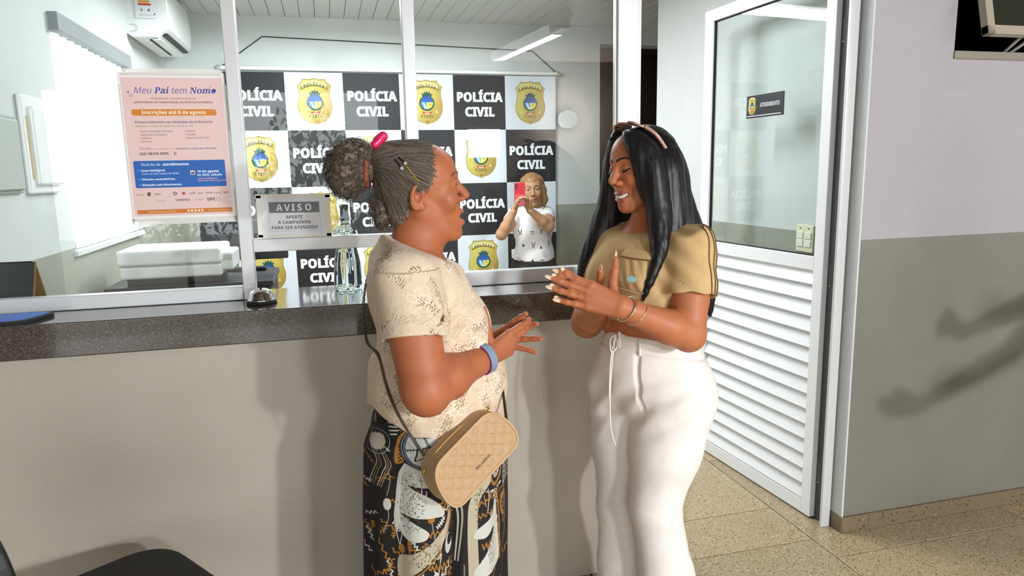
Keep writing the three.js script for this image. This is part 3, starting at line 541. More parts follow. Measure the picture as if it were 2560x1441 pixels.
part('frame', box(0, -0.012, -0.012, 0.012, 0.242, 0.232, 0.004), std({ color: '#a7ada8', roughness: 0.5 }), panelBox);
const breaker = thing('breaker_box', 'white rounded breaker box beside the curtained window', 'panel', [-1.0, 1.367, -3.1]);
part('frame', box(0, 0, 0, 0.018, 0.343, 0.3, 0.01), M.plasticWhite, breaker);
part('door', box(0.014, 0.03, 0.02, 0.035, 0.305, 0.255, 0.012), M.plasticWhite, breaker);
part('stain_strip', box(0.014, 0.05, 0.262, 0.021, 0.27, 0.276, 0.003), std({ color: '#c9b183', roughness: 0.7 }), breaker);

const cabinet = thing('low_cabinet', 'dark low cabinet carrying the white printer', 'cabinet', [-0.62, 0, -3.5]);
part('body', box(-0.3, 0, -0.22, 0.36, 0.93, 0.22, 0.006), std({ color: '#2a2d36', roughness: 0.5 }), cabinet);
part('top', box(-0.31, 0.93, -0.23, 0.37, 0.955, 0.23, 0.004), std({ color: '#23262e', roughness: 0.35 }), cabinet);
for (const x of [-0.29, 0.035]) { const d = part('door', box(x, 0.04, 0.22, x + 0.32, 0.91, 0.235, 0.004), std({ color: '#2a2d36', roughness: 0.5 }), cabinet); part('handle', rod([x + 0.16 + (x < 0 ? 0.12 : -0.12), 0.55, 0.245], [x + 0.16 + (x < 0 ? 0.12 : -0.12), 0.67, 0.245], 0.005), M.aluGrey, d); }
const printer = thing('printer', 'white flat printer with scanner lid behind the glass', 'printer', [-0.665, 0.955, -3.45]);
part('foot', box(-0.185, 0, -0.15, 0.185, 0.03, 0.13, 0.004), std({ color: '#2c2f36', roughness: 0.5 }), printer);
part('base', box(-0.205, 0.03, -0.17, 0.205, 0.085, 0.16, 0.012), M.plasticWhite, printer);
part('paper_tray_line', box(-0.2, 0.084, -0.165, 0.2, 0.088, 0.158), M.aluGrey, printer);
part('scanner_lid', box(-0.21, 0.088, -0.175, 0.205, 0.155, 0.165, 0.014), M.plasticWhite, printer);
part('control_panel', box(0.19, 0.05, -0.12, 0.25, 0.13, 0.13, 0.01), M.plasticWhite, printer);
part('display', box(0.21, 0.095, 0.129, 0.245, 0.118, 0.1315), M.aluGrey, printer);
const monitor = thing('monitor', 'black computer monitor behind the printer', 'monitor', [-0.43, 0.955, -3.6]);
part('screen_housing', box(-0.2, 0.05, -0.02, 0.2, 0.245, 0.02, 0.006), std({ color: '#23242b', roughness: 0.4 }), monitor);
part('stand', joined([box(-0.09, 0, -0.03, 0.09, 0.012, 0.05, 0.004), box(-0.02, 0.01, -0.02, 0.02, 0.06, 0)]), M.black, monitor);
monitor.position.set(-0.4, 0.955, -3.695);

const switchPlate = thing('light_switch', 'cream double light switch seen through the door glass', 'switch', [1.95, 1.055, -2.55]);
part('plate', box(-0.009, 0, -0.055, 0, 0.115, 0.055, 0.004), std({ color: '#e9e3c6', roughness: 0.4 }), switchPlate);
for (const z of [-0.026, 0.026]) for (const y of [0.022, 0.056]) part('rocker', box(-0.014, y, z - 0.021, -0.008, y + 0.03, z + 0.021, 0.003), std({ color: '#f1eee2', roughness: 0.35 }), switchPlate);
for (const z of [-0.026, 0.026]) part('indicator', rod([-0.0105, 0.1, z], [-0.008, 0.1, z], 0.003), M.black, switchPlate);
const bin = thing('green_bin', 'green plastic waste bin behind the open door', 'bin', [1.8, 0, -3.3]);
part('bucket', lathe([[0, 0], [0.1, 0], [0.108, 0.004], [0.128, 0.34], [0.134, 0.345], [0.134, 0.36], [0.126, 0.36], [0.1, 0.01], [0, 0.01]], 40), phys({ color: '#0f6f5f', roughness: 0.4 }), bin);
part('rim', new THREE.TorusGeometry(0.131, 0.006, 8, 40).rotateX(Math.PI / 2).translate(0, 0.36, 0), phys({ color: '#0f6f5f', roughness: 0.4 }), bin);

// ================================================================ high window: dark opening, frame and tilted sash
const hiWin = structure('window_4');
{
  const fm = std({ color: '#8b8473', roughness: 0.5, metalness: 0.2 });
  part('window_frame', joined([box(2.224, 1.787, -2.2, 3.05, 1.816, -2.142, 0.003), box(2.226, 1.816, -2.22, 2.236, 2.36, -2.16, 0.002), box(2.236, 2.33, -2.22, 3.05, 2.36, -2.15, 0.003)]), fm, hiWin);
  const sash = new THREE.Group(); sash.name = 'sash'; hiWin.add(sash); sash.position.set(2.242, 2.33, -2.15); sash.rotation.x = -0.22;
  const L = 0.49, W = 0.78, w = 0.032;
  part('sash_frame', joined([box(0, -L, -0.015, w, 0, 0.015, 0.003), box(W - w, -L, -0.015, W, 0, 0.015, 0.003), box(0, -L, -0.015, W, -L + w, 0.015, 0.003), box(0, -w, -0.015, W, 0, 0.015, 0.003)]), std({ color: '#a79d8a', roughness: 0.5, metalness: 0.1 }), sash);
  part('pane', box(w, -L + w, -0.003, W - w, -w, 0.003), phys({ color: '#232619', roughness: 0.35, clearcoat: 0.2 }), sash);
  part('latch_arm', joined([rod([2.47, 1.816, -2.17], [2.46, 1.87, -2.08], 0.006, 8), rod([2.5, 1.816, -2.17], [2.52, 1.87, -2.08], 0.006, 8)]), M.aluGrey, hiWin);
}

// ================================================================ waiting room chair and lamp
const chair = thing('waiting_chair', 'black moulded waiting chair in the lower left corner', 'chair', [-0.54, 0, -1.68], 2.2);
{
  const shell = std({ color: '#161612', roughness: 0.55 });
  const sh = new THREE.Shape(); const rr = (s, w, h, r) => { s.moveTo(-w + r, -h); s.lineTo(w - r, -h); s.quadraticCurveTo(w, -h, w, -h + r); s.lineTo(w, h - r); s.quadraticCurveTo(w, h, w - r, h); s.lineTo(-w + r, h); s.quadraticCurveTo(-w, h, -w, h - r); s.lineTo(-w, -h + r); s.quadraticCurveTo(-w, -h, -w + r, -h); }; rr(sh, 0.23, 0.22, 0.11);
  const seat = new THREE.ExtrudeGeometry(sh, { depth: 0.03, bevelEnabled: true, bevelSize: 0.012, bevelThickness: 0.012, bevelSegments: 4, curveSegments: 12 }); seat.rotateX(-Math.PI / 2); seat.translate(0, 0.38, 0); part('seat', seat, shell, chair);
  const sb = new THREE.Shape(); rr(sb, 0.18, 0.15, 0.09);
  const back = new THREE.ExtrudeGeometry(sb, { depth: 0.02, bevelEnabled: true, bevelSize: 0.01, bevelThickness: 0.01, bevelSegments: 4, curveSegments: 12 }); back.rotateX(-0.15); back.translate(0, 0.62, -0.23); part('backrest', back, shell, chair);
  for (const sx of [-1, 1]) for (const sz of [-1, 1]) part('leg', rod([sx * 0.17, 0.4, sz * 0.15], [sx * 0.2, 0, sz * 0.2], 0.012), M.rubber, chair);
  for (const x of [-0.12, 0.12]) part('back_support', tube([[x, 0.4, -0.15], [x, 0.42, -0.24], [x, 0.6, -0.235]], 0.011, 8), M.rubber, chair);
}
const lamp = thing('ceiling_lamp', 'long white fluorescent tube lamp under the waiting room ceiling', 'lamp', [1.64, 2.42, 1.16], -0.108);
{
  part('housing', joined([box(-0.05, 0.05, -0.78, 0.05, 0.1, 0.78, 0.008), box(-0.035, -0.012, -0.78, 0.035, 0.06, -0.56, 0.01), box(-0.03, -0.01, 0.72, 0.03, 0.06, 0.76, 0.01)]), M.plasticWhite, lamp);
  part('tube', rod([0, 0.02, -0.56], [0, 0.02, 0.72], 0.042, 20), std({ color: '#ffffff', emissive: rgb(1, 0.99, 0.95), emissiveIntensity: 3 }), lamp);
  const l = new THREE.RectAreaLight('#f4f8ff', 45, 0.084, 1.26); l.position.set(1.64, 2.39, 1.16); l.rotation.order = 'YXZ'; l.rotation.set(-Math.PI / 2, -0.108, 0); scene.add(l);
}

const officeLamp = thing('office_lamp', 'twin tube ceiling lamp above the office desk, out of the picture', 'lamp', [0.25, 2.44, -4.15]);
part('housing', box(-0.65, 0.02, -0.1, 0.65, 0.07, 0.1, 0.01), M.plasticWhite, officeLamp);
for (const z of [-0.05, 0.05]) part('tube', rod([-0.6, 0, z], [0.6, 0, z], 0.014, 14), std({ color: '#ffffff', emissive: rgb(0.97, 1, 1), emissiveIntensity: 30 }), officeLamp);
panelLight([0.25, 2.42, -4.15], 1.2, 0.16, [0.25, 0, -4.15], '#f6fbff', 140);

const wallLamp = thing('wall_lamp', 'round bulkhead lamp on the wall behind the camera', 'lamp', [2.48, 1.93, 2.6], Math.PI);
part('base', rod([0, 0, 0], [0, 0, 0.03], 0.09, 28), M.plasticWhite, wallLamp);
part('globe', new THREE.SphereGeometry(0.092, 24, 16).translate(0, 0, 0.1), std({ color: '#ffffff', emissive: rgb(1, 0.99, 0.96), emissiveIntensity: 6 }), wallLamp);
{ const l = new THREE.PointLight('#f1f6ff', 42, 0, 2); l.position.set(2.48, 1.93, 2.5); l.shadow.radius = 4.5; scene.add(l); }

const passageLamp = thing('passage_lamp', 'short ceiling tube lamp just inside the open door, mirrored in its glass', 'lamp', [1.0, 2.45, -2.75]);
part('housing', box(-0.04, 0.02, -0.33, 0.04, 0.06, 0.33, 0.008), M.plasticWhite, passageLamp);
part('tube', rod([0, 0, -0.3], [0, 0, 0.3], 0.016, 14), std({ color: '#ffffff', emissive: rgb(0.97, 1, 1), emissiveIntensity: 8 }), passageLamp);
panelLight([1.0, 2.43, -2.75], 0.08, 0.6, [1.02, 0, -2.75], '#f6fbff', 110);

// ================================================================ people: shared builders
const weaveBump = dataTex(128, (i, j) => { const v = 128 + 60 * Math.sin(i * Math.PI / 4) * Math.sin(j * Math.PI / 4) + 30 * noise(i / 2, j / 2, 3); return [v, v, v]; }, false, [30, 30]);
// head axes: x to the person's left, y up, z where the face looks
function headFrame(O, yaw, pitch, roll, s) {
  const az = [Math.cos(pitch) * Math.cos(yaw), Math.sin(pitch), Math.cos(pitch) * Math.sin(yaw)]; let ax = norm3(cross3([0, 1, 0], az)), ay = cross3(az, ax);
  const c = Math.cos(roll), q = Math.sin(roll), bx = add3([ax[0] * c, ax[1] * c, ax[2] * c], ay, q), by = add3([ay[0] * c, ay[1] * c, ay[2] * c], ax, -q);
  const m = new THREE.Matrix4().makeBasis(vec(bx), vec(by), vec(az)).scale(new THREE.Vector3(s, s, s)).setPosition(...O);
  return { m, to: p => vec(p).applyMatrix4(m).toArray(), inv: p => vec(p).applyMatrix4(m.clone().invert()).toArray() };
}
function onto(F, p, off = 0) {   // nearest place on a field's surface
  let q = [...p]; const e = 0.0015;
  for (let i = 0; i < 8; i++) { const d = F.at(...q) - off, g = norm3([F.at(q[0] + e, q[1], q[2]) - F.at(q[0] - e, q[1], q[2]), F.at(q[0], q[1] + e, q[2]) - F.at(q[0], q[1] - e, q[2]), F.at(q[0], q[1], q[2] + e) - F.at(q[0], q[1], q[2] - e)]); q = add3(q, g, -d * 0.9); }
  return q;
}
// the head as a field in head axes; o: { open, smile, full, neck }
function headField(o) {
  const F = new Field(), drop = o.open || 0, sm = o.smile || 0, full = o.full || 0;
  F.ell([0, 0.042, -0.008], [0.073, 0.08, 0.094], 0.02).ell([0, 0.052, 0.034], [0.058, 0.054, 0.054], 0.035).ell([0, -0.008 - drop * 0.4, 0.03], [0.056 + full, 0.082, 0.059], 0.03);
  for (const s of [-1, 1]) {
    F.cap([s * 0.052, -0.042, -0.004], [s * 0.02, -0.09 - drop, 0.064], 0.018 + full, 0.0165, 0.026);
    F.ell([s * (0.035 + full * 0.5), -0.02 + sm * 0.004, 0.064], [0.024 + full, 0.026, 0.021 + sm * 0.003], 0.022);
    F.cap([s * 0.012, 0.037, 0.0885], [s * 0.044, 0.035, 0.07], 0.0065, 0.0065, 0.014);
  }
  F.ell([0, -0.093 - drop, 0.075], [0.021, 0.017, 0.0175], 0.016).ell([0, -0.054 - drop * 0.3, 0.076], [0.027, 0.03, 0.021], 0.02);
  F.cap([0, 0.024, 0.089], [0, -0.016, 0.112], 0.007, 0.0112, 0.012);
  for (const s of [-1, 1]) {
    F.ell([s * 0.0115, -0.0235, 0.1], [0.0085, 0.0075, 0.0105], 0.006);
    F.ell([s * 0.0065, -0.0315, 0.107], [0.0038, 0.004, 0.0055], 0.003, true);
    F.ell([s * 0.032, 0.018, 0.104], [0.0205, 0.0125, 0.0165], 0.012, true);
    F.ell([s * 0.0315, 0.0175, 0.0775], [0.0148, 0.0125, 0.0142], 0.004);
  }
  // lips: upper and lower arcs, with the mouth between them when it is open
  const cz = 0.0985, wx = 0.023 + sm * 0.009, cy = -0.0575 + sm * 0.007, mx = 0.011 + sm * 0.005, mz = 0.0955 - sm * 0.002, ez = 0.081 - sm * 0.006;
  if (drop) F.ell([0, -0.062 - drop * 0.45, 0.1], [0.019, 0.0045 + drop * 0.48, 0.03], 0.006, true);
  const dl = drop * 0.95 + sm * 0.003, up = [[-wx, cy - drop * 0.4, ez], [-mx, -0.0545 + sm * 0.001, mz], [0, -0.0565 + sm * 0.0015, cz], [mx, -0.0545 + sm * 0.001, mz], [wx, cy - drop * 0.4, ez]], low = [[-wx, cy - drop * 0.4, ez], [-mx, -0.0672 - dl, mz - 0.002], [0, -0.0685 - dl - sm * 0.001, 0.0965], [mx, -0.0672 - dl, mz - 0.002], [wx, cy - drop * 0.4, ez]];
  { const k = 1 - 0.25 * sm; F.chain(up, [0.003, 0.0048 * k, 0.005 * k, 0.0048 * k, 0.003], 0.004).chain(low, [0.003, 0.0055 * k, 0.0062 * k, 0.0055 * k, 0.003], 0.004); }
  F.mid = up.map((p, i) => mix3(p, low[i], 0.5)); if (!drop && sm) for (let i = 0; i < 4; i++) F.cap(add3(F.mid[i], [0, 0, 0.002]), add3(F.mid[i + 1], [0, 0, 0.002]), i === 0 ? 0.0012 : 0.0046, i === 3 ? 0.0012 : 0.0046, 0.002, true);
  for (const s of [-1, 1]) {   // ears
    const c = Math.cos(0.25), q = Math.sin(0.25), A = [[Math.cos(0.35), 0, s * Math.sin(0.35)], [0, c, q], norm3([-s * Math.sin(0.35), -q, c])];
    F.ell([s * 0.0755, -0.002, -0.012], [0.0075, 0.033, 0.019], 0.005, false, A).ell([s * 0.082, 0.003, -0.008], [0.0105, 0.02, 0.0115], 0.003, true, A).ell([s * 0.074, -0.028, -0.004], [0.0065, 0.009, 0.0085], 0.005, false);
  }
  if (o.jowl) F.ell([0, -0.078 - drop * 0.8, 0.035], [0.045, 0.022, 0.045], 0.03);
  F.chain(o.neck, o.neckR, 0.03);
  F.lip = (x, y, z) => { let d = 1; for (const L of [up, low]) for (let i = 0; i < 4; i++) { const a = L[i], b = L[i + 1], ab = sub3(b, a), t = clamp(dot3(sub3([x, y, z], a), ab) / dot3(ab, ab)); d = Math.min(d, len3(sub3([x, y, z], add3(a, ab, t))) - lerp(0.0028, 0.0062, i === 0 ? t : i === 3 ? 1 - t : 1)); } return d; };
  F.lo = [-0.1, Math.min(...o.neck.map(p => p[1])) - 0.03, -0.13]; F.hi = [0.1, 0.135, 0.135];
  return F;
}
function headSkin(F, tone, lip, cell) {
  const g = netMesh(F, cell);
  return colored(g, (x, y, z) => {
    const l = smooth(0.0015, -0.0008, F.lip(x, y, z)) * (z > 0.07 ? 1 : 0), warm = 0.12 * (noise(x * 60, y * 60, z * 60) - 0.5), inMouth = z < 0.088 && Math.abs(x) < 0.02 && y < -0.05 && y > -0.1 && F.mouth && z > 0.06 ? 1 : 0;
    const c = tone.map((v, i) => v * (1 + warm * (i === 0 ? 0.7 : 1)));
    return inMouth ? [0.12, 0.03, 0.025] : mix3(c, lip, l * 0.8);
  });
}
// hand: wrist W, f along the palm, n out of the palm, t towards the thumb; fingers thumb first: [spread, curl at three joints]
function addHand(F, W, f, n, t, s, pose, tips) {
  f = norm3(f); n = norm3(add3(n, f, -dot3(n, f))); t = norm3(add3(add3(t, f, -dot3(t, f)), n, -dot3(t, n)));
  const P = (a, b, c) => add3(add3(add3(W, f, a * s), t, b * s), n, c * s);
  const mcp = [null, P(0.086, 0.027, 0), P(0.09, 0.009, -0.002), P(0.086, -0.0095, -0.001), P(0.077, -0.027, 0.002)];
  const L = [[0.04, 0.034, 0.028], [0.041, 0.026, 0.021], [0.045, 0.029, 0.022], [0.042, 0.027, 0.021], [0.033, 0.021, 0.018]], R = [[0.0135, 0.0115, 0.0105, 0.0085], [0.0105, 0.0092, 0.0084, 0.0068], [0.0106, 0.0093, 0.0085, 0.0069], [0.0102, 0.0088, 0.008, 0.0065], [0.009, 0.0078, 0.007, 0.0058]];
  for (let i = 1; i < 5; i++) F.cap(add3(W, t, (2.5 - i) * 0.009 * s), mcp[i], 0.0155 * s, 0.0115 * s, 0.012);
  F.cap(P(0.03, 0, 0.002), P(0.07, 0, 0.002), 0.018 * s, 0.015 * s, 0.014);
  const out = [];
  for (let i = 0; i < 5; i++) {
    const [sp, ...cu] = pose[i]; let p = i ? mcp[i] : P(0.022, 0.016, 0.006), th = 0;
    let d = i ? norm3(add3(f, t, Math.tan(sp))) : norm3(add3(add3([f[0] * Math.cos(sp), f[1] * Math.cos(sp), f[2] * Math.cos(sp)], t, Math.sin(sp)), n, 0.25));
    const pts = [p];
    for (let k = 0; k < 3; k++) { th += cu[k]; const dir = i ? norm3(add3([d[0] * Math.cos(th), d[1] * Math.cos(th), d[2] * Math.cos(th)], n, Math.sin(th))) : norm3(add3([d[0] * Math.cos(th), d[1] * Math.cos(th), d[2] * Math.cos(th)], add3(f, n, 0.3), Math.sin(th))); p = add3(p, dir, L[i][k] * s); pts.push(p); }
    F.chain(pts, R[i].map(r => r * s), 0.005); out.push(pts);
  }
  return { chains: out, f, n, t };
}
// parts of a person are modelled in place; the group stands at the feet
function person(label, [x, z], turn = 0) { const g = thing('person', label, 'person', [x, 0, z]); return g; }
function wear(name, geometry, material, who, label) {
  const p = who.position; geometry.translate(-p.x, -p.y, -p.z); const m = part(name, geometry, material, who); if (label) m.userData.label = label; return m;
}
const skinMaterial = () => phys({ color: '#ffffff', vertexColors: true, roughness: 0.5, specularIntensity: 0.7 });
function skinned(F, cell, tone, lo, hi) { return colored(netMesh(F, cell, lo, hi), (x, y, z) => { const w = 0.14 * (noise(x * 40, y * 40, z * 40) - 0.5); return tone.map((v, i) => v * (1 + w * (i ? 1 : 0.6))); }); }
function body(geometries) { for (const g of geometries) if (!g.attributes.uv) metreUV(g); return merged(geometries); }
// a cloth tube of elliptical rings: [y, cx, cz, rx, rz]; folds(angle, v) pushes outwards
function clothTube(rings, folds, na = 160, nv = 90) {
  const pos = [], uv = [], idx = [], n = rings.length - 1;
  for (let j = 0; j <= nv; j++) {
    const f = j / nv * n, k = Math.min(n - 1, Math.floor(f)), t = f - k, q = t * t * (3 - 2 * t), A = rings[k], B = rings[k + 1], c = A.map((v, i) => i === 0 ? lerp(v, B[i], t) : lerp(v, B[i], lerp(t, q, 0.5)));
    for (let i = 0; i <= na; i++) { const a = i / na * Math.PI * 2, w = folds(a, j / nv), x = Math.cos(a), z = Math.sin(a); pos.push(c[1] + (c[3] + w) * x, c[0], c[2] + (c[4] + w) * z); uv.push(i / na, 1 - j / nv); }
  }
  for (let j = 0; j < nv; j++) for (let i = 0; i < na; i++) { const a = j * (na + 1) + i; idx.push(a, a + 1, a + na + 2, a, a + na + 2, a + na + 1); }
  const g = new THREE.BufferGeometry(); g.setAttribute('position', new THREE.Float32BufferAttribute(pos, 3)); g.setAttribute('uv', new THREE.Float32BufferAttribute(uv, 2)); g.setIndex(idx); g.computeVertexNormals(); return g;
}
let goldMat = null;
const hairBump = dataTex(256, (i, j) => { const v = 60 + 190 * noise(i / 1.5, j / 60, 3); return [v, v, v]; }, false, [8, 2]);

// ================================================================ the older woman in the patterned skirt
{
  const who = person('older woman with grey hair tied up, cream eyelet top and patterned skirt', [0.23, -1.775]);
  const tone = [0.42, 0.135, 0.055];
  const H = headFrame([0.229, 1.367, -1.775], 0.07, 0.085, 0.04, 1.0);
  const HF = headField({ open: 0.017, full: 0.004, jowl: true, neck: [[0, -0.05, -0.012], [-0.004, -0.11, -0.02], [-0.004, -0.17, -0.03]], neckR: [0.052, 0.057, 0.066] }); HF.mouth = true;
  const head = headSkin(HF, tone, [0.36, 0.12, 0.085], 0.0026); head.applyMatrix4(H.m);
  // arms, hands, covered trunk and legs
  const sh = [0.165, 1.165, -1.615], el = [0.192, 0.936, -1.535], wr = [0.362, 0.966, -1.645], sh2 = [0.17, 1.165, -1.935], el2 = [0.2, 0.94, -1.985], wr2 = [0.394, 0.949, -1.81];
  const B = new Field();
  B.ell([0.215, 1.1, -1.775], [0.11, 0.13, 0.15], 0.05).ell([0.26, 0.9, -1.775], [0.145, 0.14, 0.155], 0.05).ell([0.24, 0.76, -1.775], [0.15, 0.14, 0.165], 0.05).cap(sh, sh2, 0.045, 0.045, 0.05).cap([0.2, 1.16, -1.775], [0.215, 1.26, -1.775], 0.07, 0.05, 0.04);
  B.cap(sh, el, 0.066, 0.056, 0.02).cap(el, add3(el, [0.004, -0.014, 0.004]), 0.05, 0.05, 0.02).chain([el, mix3(el, wr, 0.35), mix3(el, wr, 0.8), wr], [0.05, 0.052, 0.033, 0.026], 0.016);
  B.cap(sh2, el2, 0.06, 0.052, 0.02).chain([el2, mix3(el2, wr2, 0.35), wr2], [0.05, 0.048, 0.0285], 0.02);
  for (const z of [-1.7, -1.85]) B.chain([[0.23, 0.72, z], [0.235, 0.42, z], [0.22, 0.09, z]], [0.09, 0.06, 0.038], 0.03).cap([0.215, 0.045, z], [0.3, 0.03, z], 0.04, 0.03, 0.03);
  const hR = addHand(B, wr, sub3([0.44, 0.992, -1.685], wr), [-0.2, 0.2, -0.96], [-0.45, 0.87, 0.2], 0.95, [[1.5, 0.1, 0.0, 0.1], [-0.02, 0.05, 0.1, 0.05], [-0.07, 0.14, 0.2, 0.15], [-0.12, 0.5, 0.5, 0.3], [-0.2, 0.75, 0.6, 0.4]]);
  const hL = addHand(B, wr2, sub3([0.463, 0.991, -1.745], wr2), [0.1, 0.05, 1], [-0.35, 0.93, 0], 0.95, [[1.3, 0.1, 0.05, 0.1], [0.22, -0.12, 0.1, 0.1], [0.0, -0.05, 0.1, 0.1], [-0.28, -0.02, 0.1, 0.1], [-0.55, 0.0, 0.2, 0.1]]);
  const handBox = [[0.3, 0.9, -1.9], [0.56, 1.14, -1.55]], clipped = (F, lo, hi, sign) => { const G = Object.create(F); G.at = (x, y, z) => { const d = Math.max(lo[0] - x, x - hi[0], lo[1] - y, y - hi[1], lo[2] - z, z - hi[2]); return Math.max(F.at(x, y, z) + 0.0014 * smooth(0, 0.006, -d), -d - 0.016); }; return G; };
  const trunk = skinned(clipped(B, ...handBox, -1), 0.006, tone, B.lo, B.hi), hands = skinned(B, 0.003, tone, ...handBox);
  wear('body', body([head, trunk, hands]), skinMaterial(), who);

  // top: boxy knit with eyelet flowers
  const T = new Field();
  T.ell([0.212, 1.115, -1.775], [0.128, 0.15, 0.178], 0.05).ell([0.285, 1.04, -1.7], [0.098, 0.095, 0.09], 0.05).ell([0.285, 1.04, -1.85], [0.098, 0.095, 0.09], 0.05).ell([0.258, 0.885, -1.775], [0.168, 0.175, 0.178], 0.06).cap([0.252, 0.86, -1.775], [0.252, 0.74, -1.775], 0.168, 0.172, 0.06).cap(add3(sh, [0, 0.014, 0]), add3(sh2, [0, 0.014, 0]), 0.056, 0.056, 0.05).cap([0.175, 1.2, -1.68], [0.2, 1.235, -1.775], 0.055, 0.066, 0.04).cap([0.175, 1.2, -1.87], [0.2, 1.235, -1.775], 0.055, 0.066, 0.04);
  const sd = norm3(sub3(el, sh)), cut = add3(sh, sd, 0.128), sd2 = norm3(sub3(el2, sh2)), cut2 = add3(sh2, sd2, 0.12);
  const sleeve = new Field(); sleeve.cap(add3(sh, [0, 0.004, 0]), add3(sh, sd, 0.17), 0.074, 0.078, 0.03); sleeve.inter((x, y, z) => dot3(sub3([x, y, z], cut), norm3(add3(sd, [-0.12, 0, 0]))), 0.004);
  sleeve.cap(add3(cut, sd, -0.03), add3(cut, sd, 0.05), 0.0705, 0.0705, 0.004, true);
  const sleeve2 = new Field(); sleeve2.cap(sh2, add3(sh2, sd2, 0.17), 0.07, 0.074, 0.03); sleeve2.inter((x, y, z) => dot3(sub3([x, y, z], cut2), sd2), 0.004);
  T.inter((x, y, z) => 0.772 + 0.06 * smooth(0.2, 0.08, x) + 0.012 * smooth(0.3, 0.43, x) + 0.006 * Math.sin(z * 40 + x * 25) - y, 0.006);
  T.fn((x, y, z) => sleeve.at(x, y, z), 0.022).fn((x, y, z) => sleeve2.at(x, y, z), 0.022);
  T.inter((x, y, z) => 0.4 * (x - 0.142) + 0.917 * (y - 1.262), 0.008);
  T.grow(cut, 0.1); T.grow(cut2, 0.1);
  const wrinkle = new Field(); wrinkle.fn((x, y, z) => T.at(x, y, z) + 0.0035 * (Math.sin(x * 60 + y * 45 + 3 * noise(x * 9, y * 9, z * 9)) * smooth(1.12, 0.95, y) * 0.6 + 2 * (noise(x * 16 + y * 10, y * 14, z * 12) - 0.5)) + 0.004 * Math.sin((y - x * 0.9) * 95) * smooth(0.06, 0.0, Math.hypot(x - 0.27, y - 1.08) - 0.02) * smooth(-1.66, -1.62, z)); wrinkle.lo = T.lo; wrinkle.hi = T.hi;
  const top = netMesh(wrinkle, 0.005);
  mapped(top, (x, y, z) => { const onSleeve = sleeve.at(x, y, z) < 0.012 && y < 1.2; return onSleeve ? [(Math.atan2(z - sh[2] - 0.02, x - sh[0]) * 0.075) + 0.5, y] : [Math.atan2(z + 1.775, x - 0.24) * 0.17, y]; });
  const eyelet = (w, h, bump) => canvasTex(w, h, (c) => {
    const r = rng(77); c.fillStyle = bump ? '#c0c0c0' : '#dcc7ab'; c.fillRect(0, 0, w, h);
    if (!bump) for (let i = 0; i < 2600; i++) { c.fillStyle = r() > 0.5 ? 'rgba(205,180,148,.25)' : 'rgba(238,222,198,.25)'; c.beginPath(); c.ellipse(r() * w, r() * h, 4 + r() * 14, 2 + r() * 5, r() * 3, 0, 7); c.fill(); }
    for (let q = 0; q < 46; q++) {
      const cx = r() * w, cy = r() * h, a0 = r() * 6.28;
      c.strokeStyle = bump ? '#e8e8e8' : 'rgba(240,226,202,.7)'; c.lineWidth = 5; for (let k = 0; k < 5; k++) { const a = a0 + k * 1.257; c.beginPath(); c.ellipse(cx + Math.cos(a) * 34, cy + Math.sin(a) * 34, 30, 17, a, 0, 7); c.stroke(); }
      c.fillStyle = bump ? '#202020' : '#8a6a4a';
      const run = 5 + Math.floor(r() * 6); let px = cx + 40 * (r() - 0.5), py = cy, d = r() * 6.28;
      for (let k = 0; k < run; k++) { for (let m = -1; m <= 1; m++) for (let e = 0; e < 2; e++) { if (r() < 0.25) continue; c.beginPath(); c.arc(px + m * 15 * -Math.sin(d) + e * 8, py + m * 15 * Math.cos(d) + e * 7, 2.9 + r() * 1.3, 0, 7); c.fill(); } px += Math.cos(d) * 17; py += Math.sin(d) * 17; d += (r() - 0.5) * 0.9; }
    }
  }, [2.2, 2.2]);
  const bumpT = eyelet(1024, 1024, true); bumpT.colorSpace = THREE.NoColorSpace;
  wear('top', top, phys({ map: eyelet(1024, 1024, false), bumpMap: bumpT, bumpScale: 0.0016, roughness: 0.85, sheen: 0.4, sheenRoughness: 0.6, sheenColor: rgb(0.9, 0.8, 0.65) }), who, 'cream top with eyelet flower pattern');

  // long skirt with a bold leaf and circle print
  const print = canvasTex(2048, 2048, (c, w, h) => {
    // drawn in units of the cloth as seen from the hall: x 0..375 across the front half, y down from the waist
    const r = rng(41), K = '#15110d', O = '#a06c26', W = '#c8c6bb', S = '#b3a98e', BR = '#3a2414';
    const map = (x, y) => [Math.acos(clamp((x - 188) / 184, -1, 1)) / Math.PI / 2 * 2048, 130 + y * 2.9], flow = (p, close) => { c.beginPath(); const q = path(p.map(([x, y]) => [...map(x, y), 0]), p.length * 8); q.forEach(([x, y], i) => i ? c.lineTo(x, y) : c.moveTo(x, y)); if (close) c.closePath(); };
    const fill = (p, col) => { flow([...p, p[0]], true); c.fillStyle = col; c.fill(); }, line = (p, col, lw) => { flow(p); c.strokeStyle = col; c.lineWidth = lw; c.stroke(); };
    const oval = (x, y, rx, ry, n = 20) => Array.from({ length: n }, (_, i) => [x + rx * Math.cos(i / n * 6.2832), y + ry * Math.sin(i / n * 6.2832)]);
    const zig = (x0, y0, x1, y1, amp, n, col, lw) => { c.beginPath(); for (let i = 0; i <= n; i++) { const t = i / n, dx = x1 - x0, dy = y1 - y0, l = Math.hypot(dx, dy), s = i % 2 ? amp : -amp, [u, v] = map(lerp(x0, x1, t) - dy / l * s, lerp(y0, y1, t) + dx / l * s); i ? c.lineTo(u, v) : c.moveTo(u, v); } c.strokeStyle = col; c.lineWidth = lw; c.stroke(); };
    const dots = (x, y, rx, ry, n, col) => { c.fillStyle = col; for (let i = 0; i < n; i++) { const a = r() * 6.28, k = Math.sqrt(r()), [u, v] = map(x + rx * k * Math.cos(a), y + ry * k * Math.sin(a)); c.beginPath(); c.ellipse(u, v, 2.6, 4.2, 0, 0, 7); c.fill(); } };
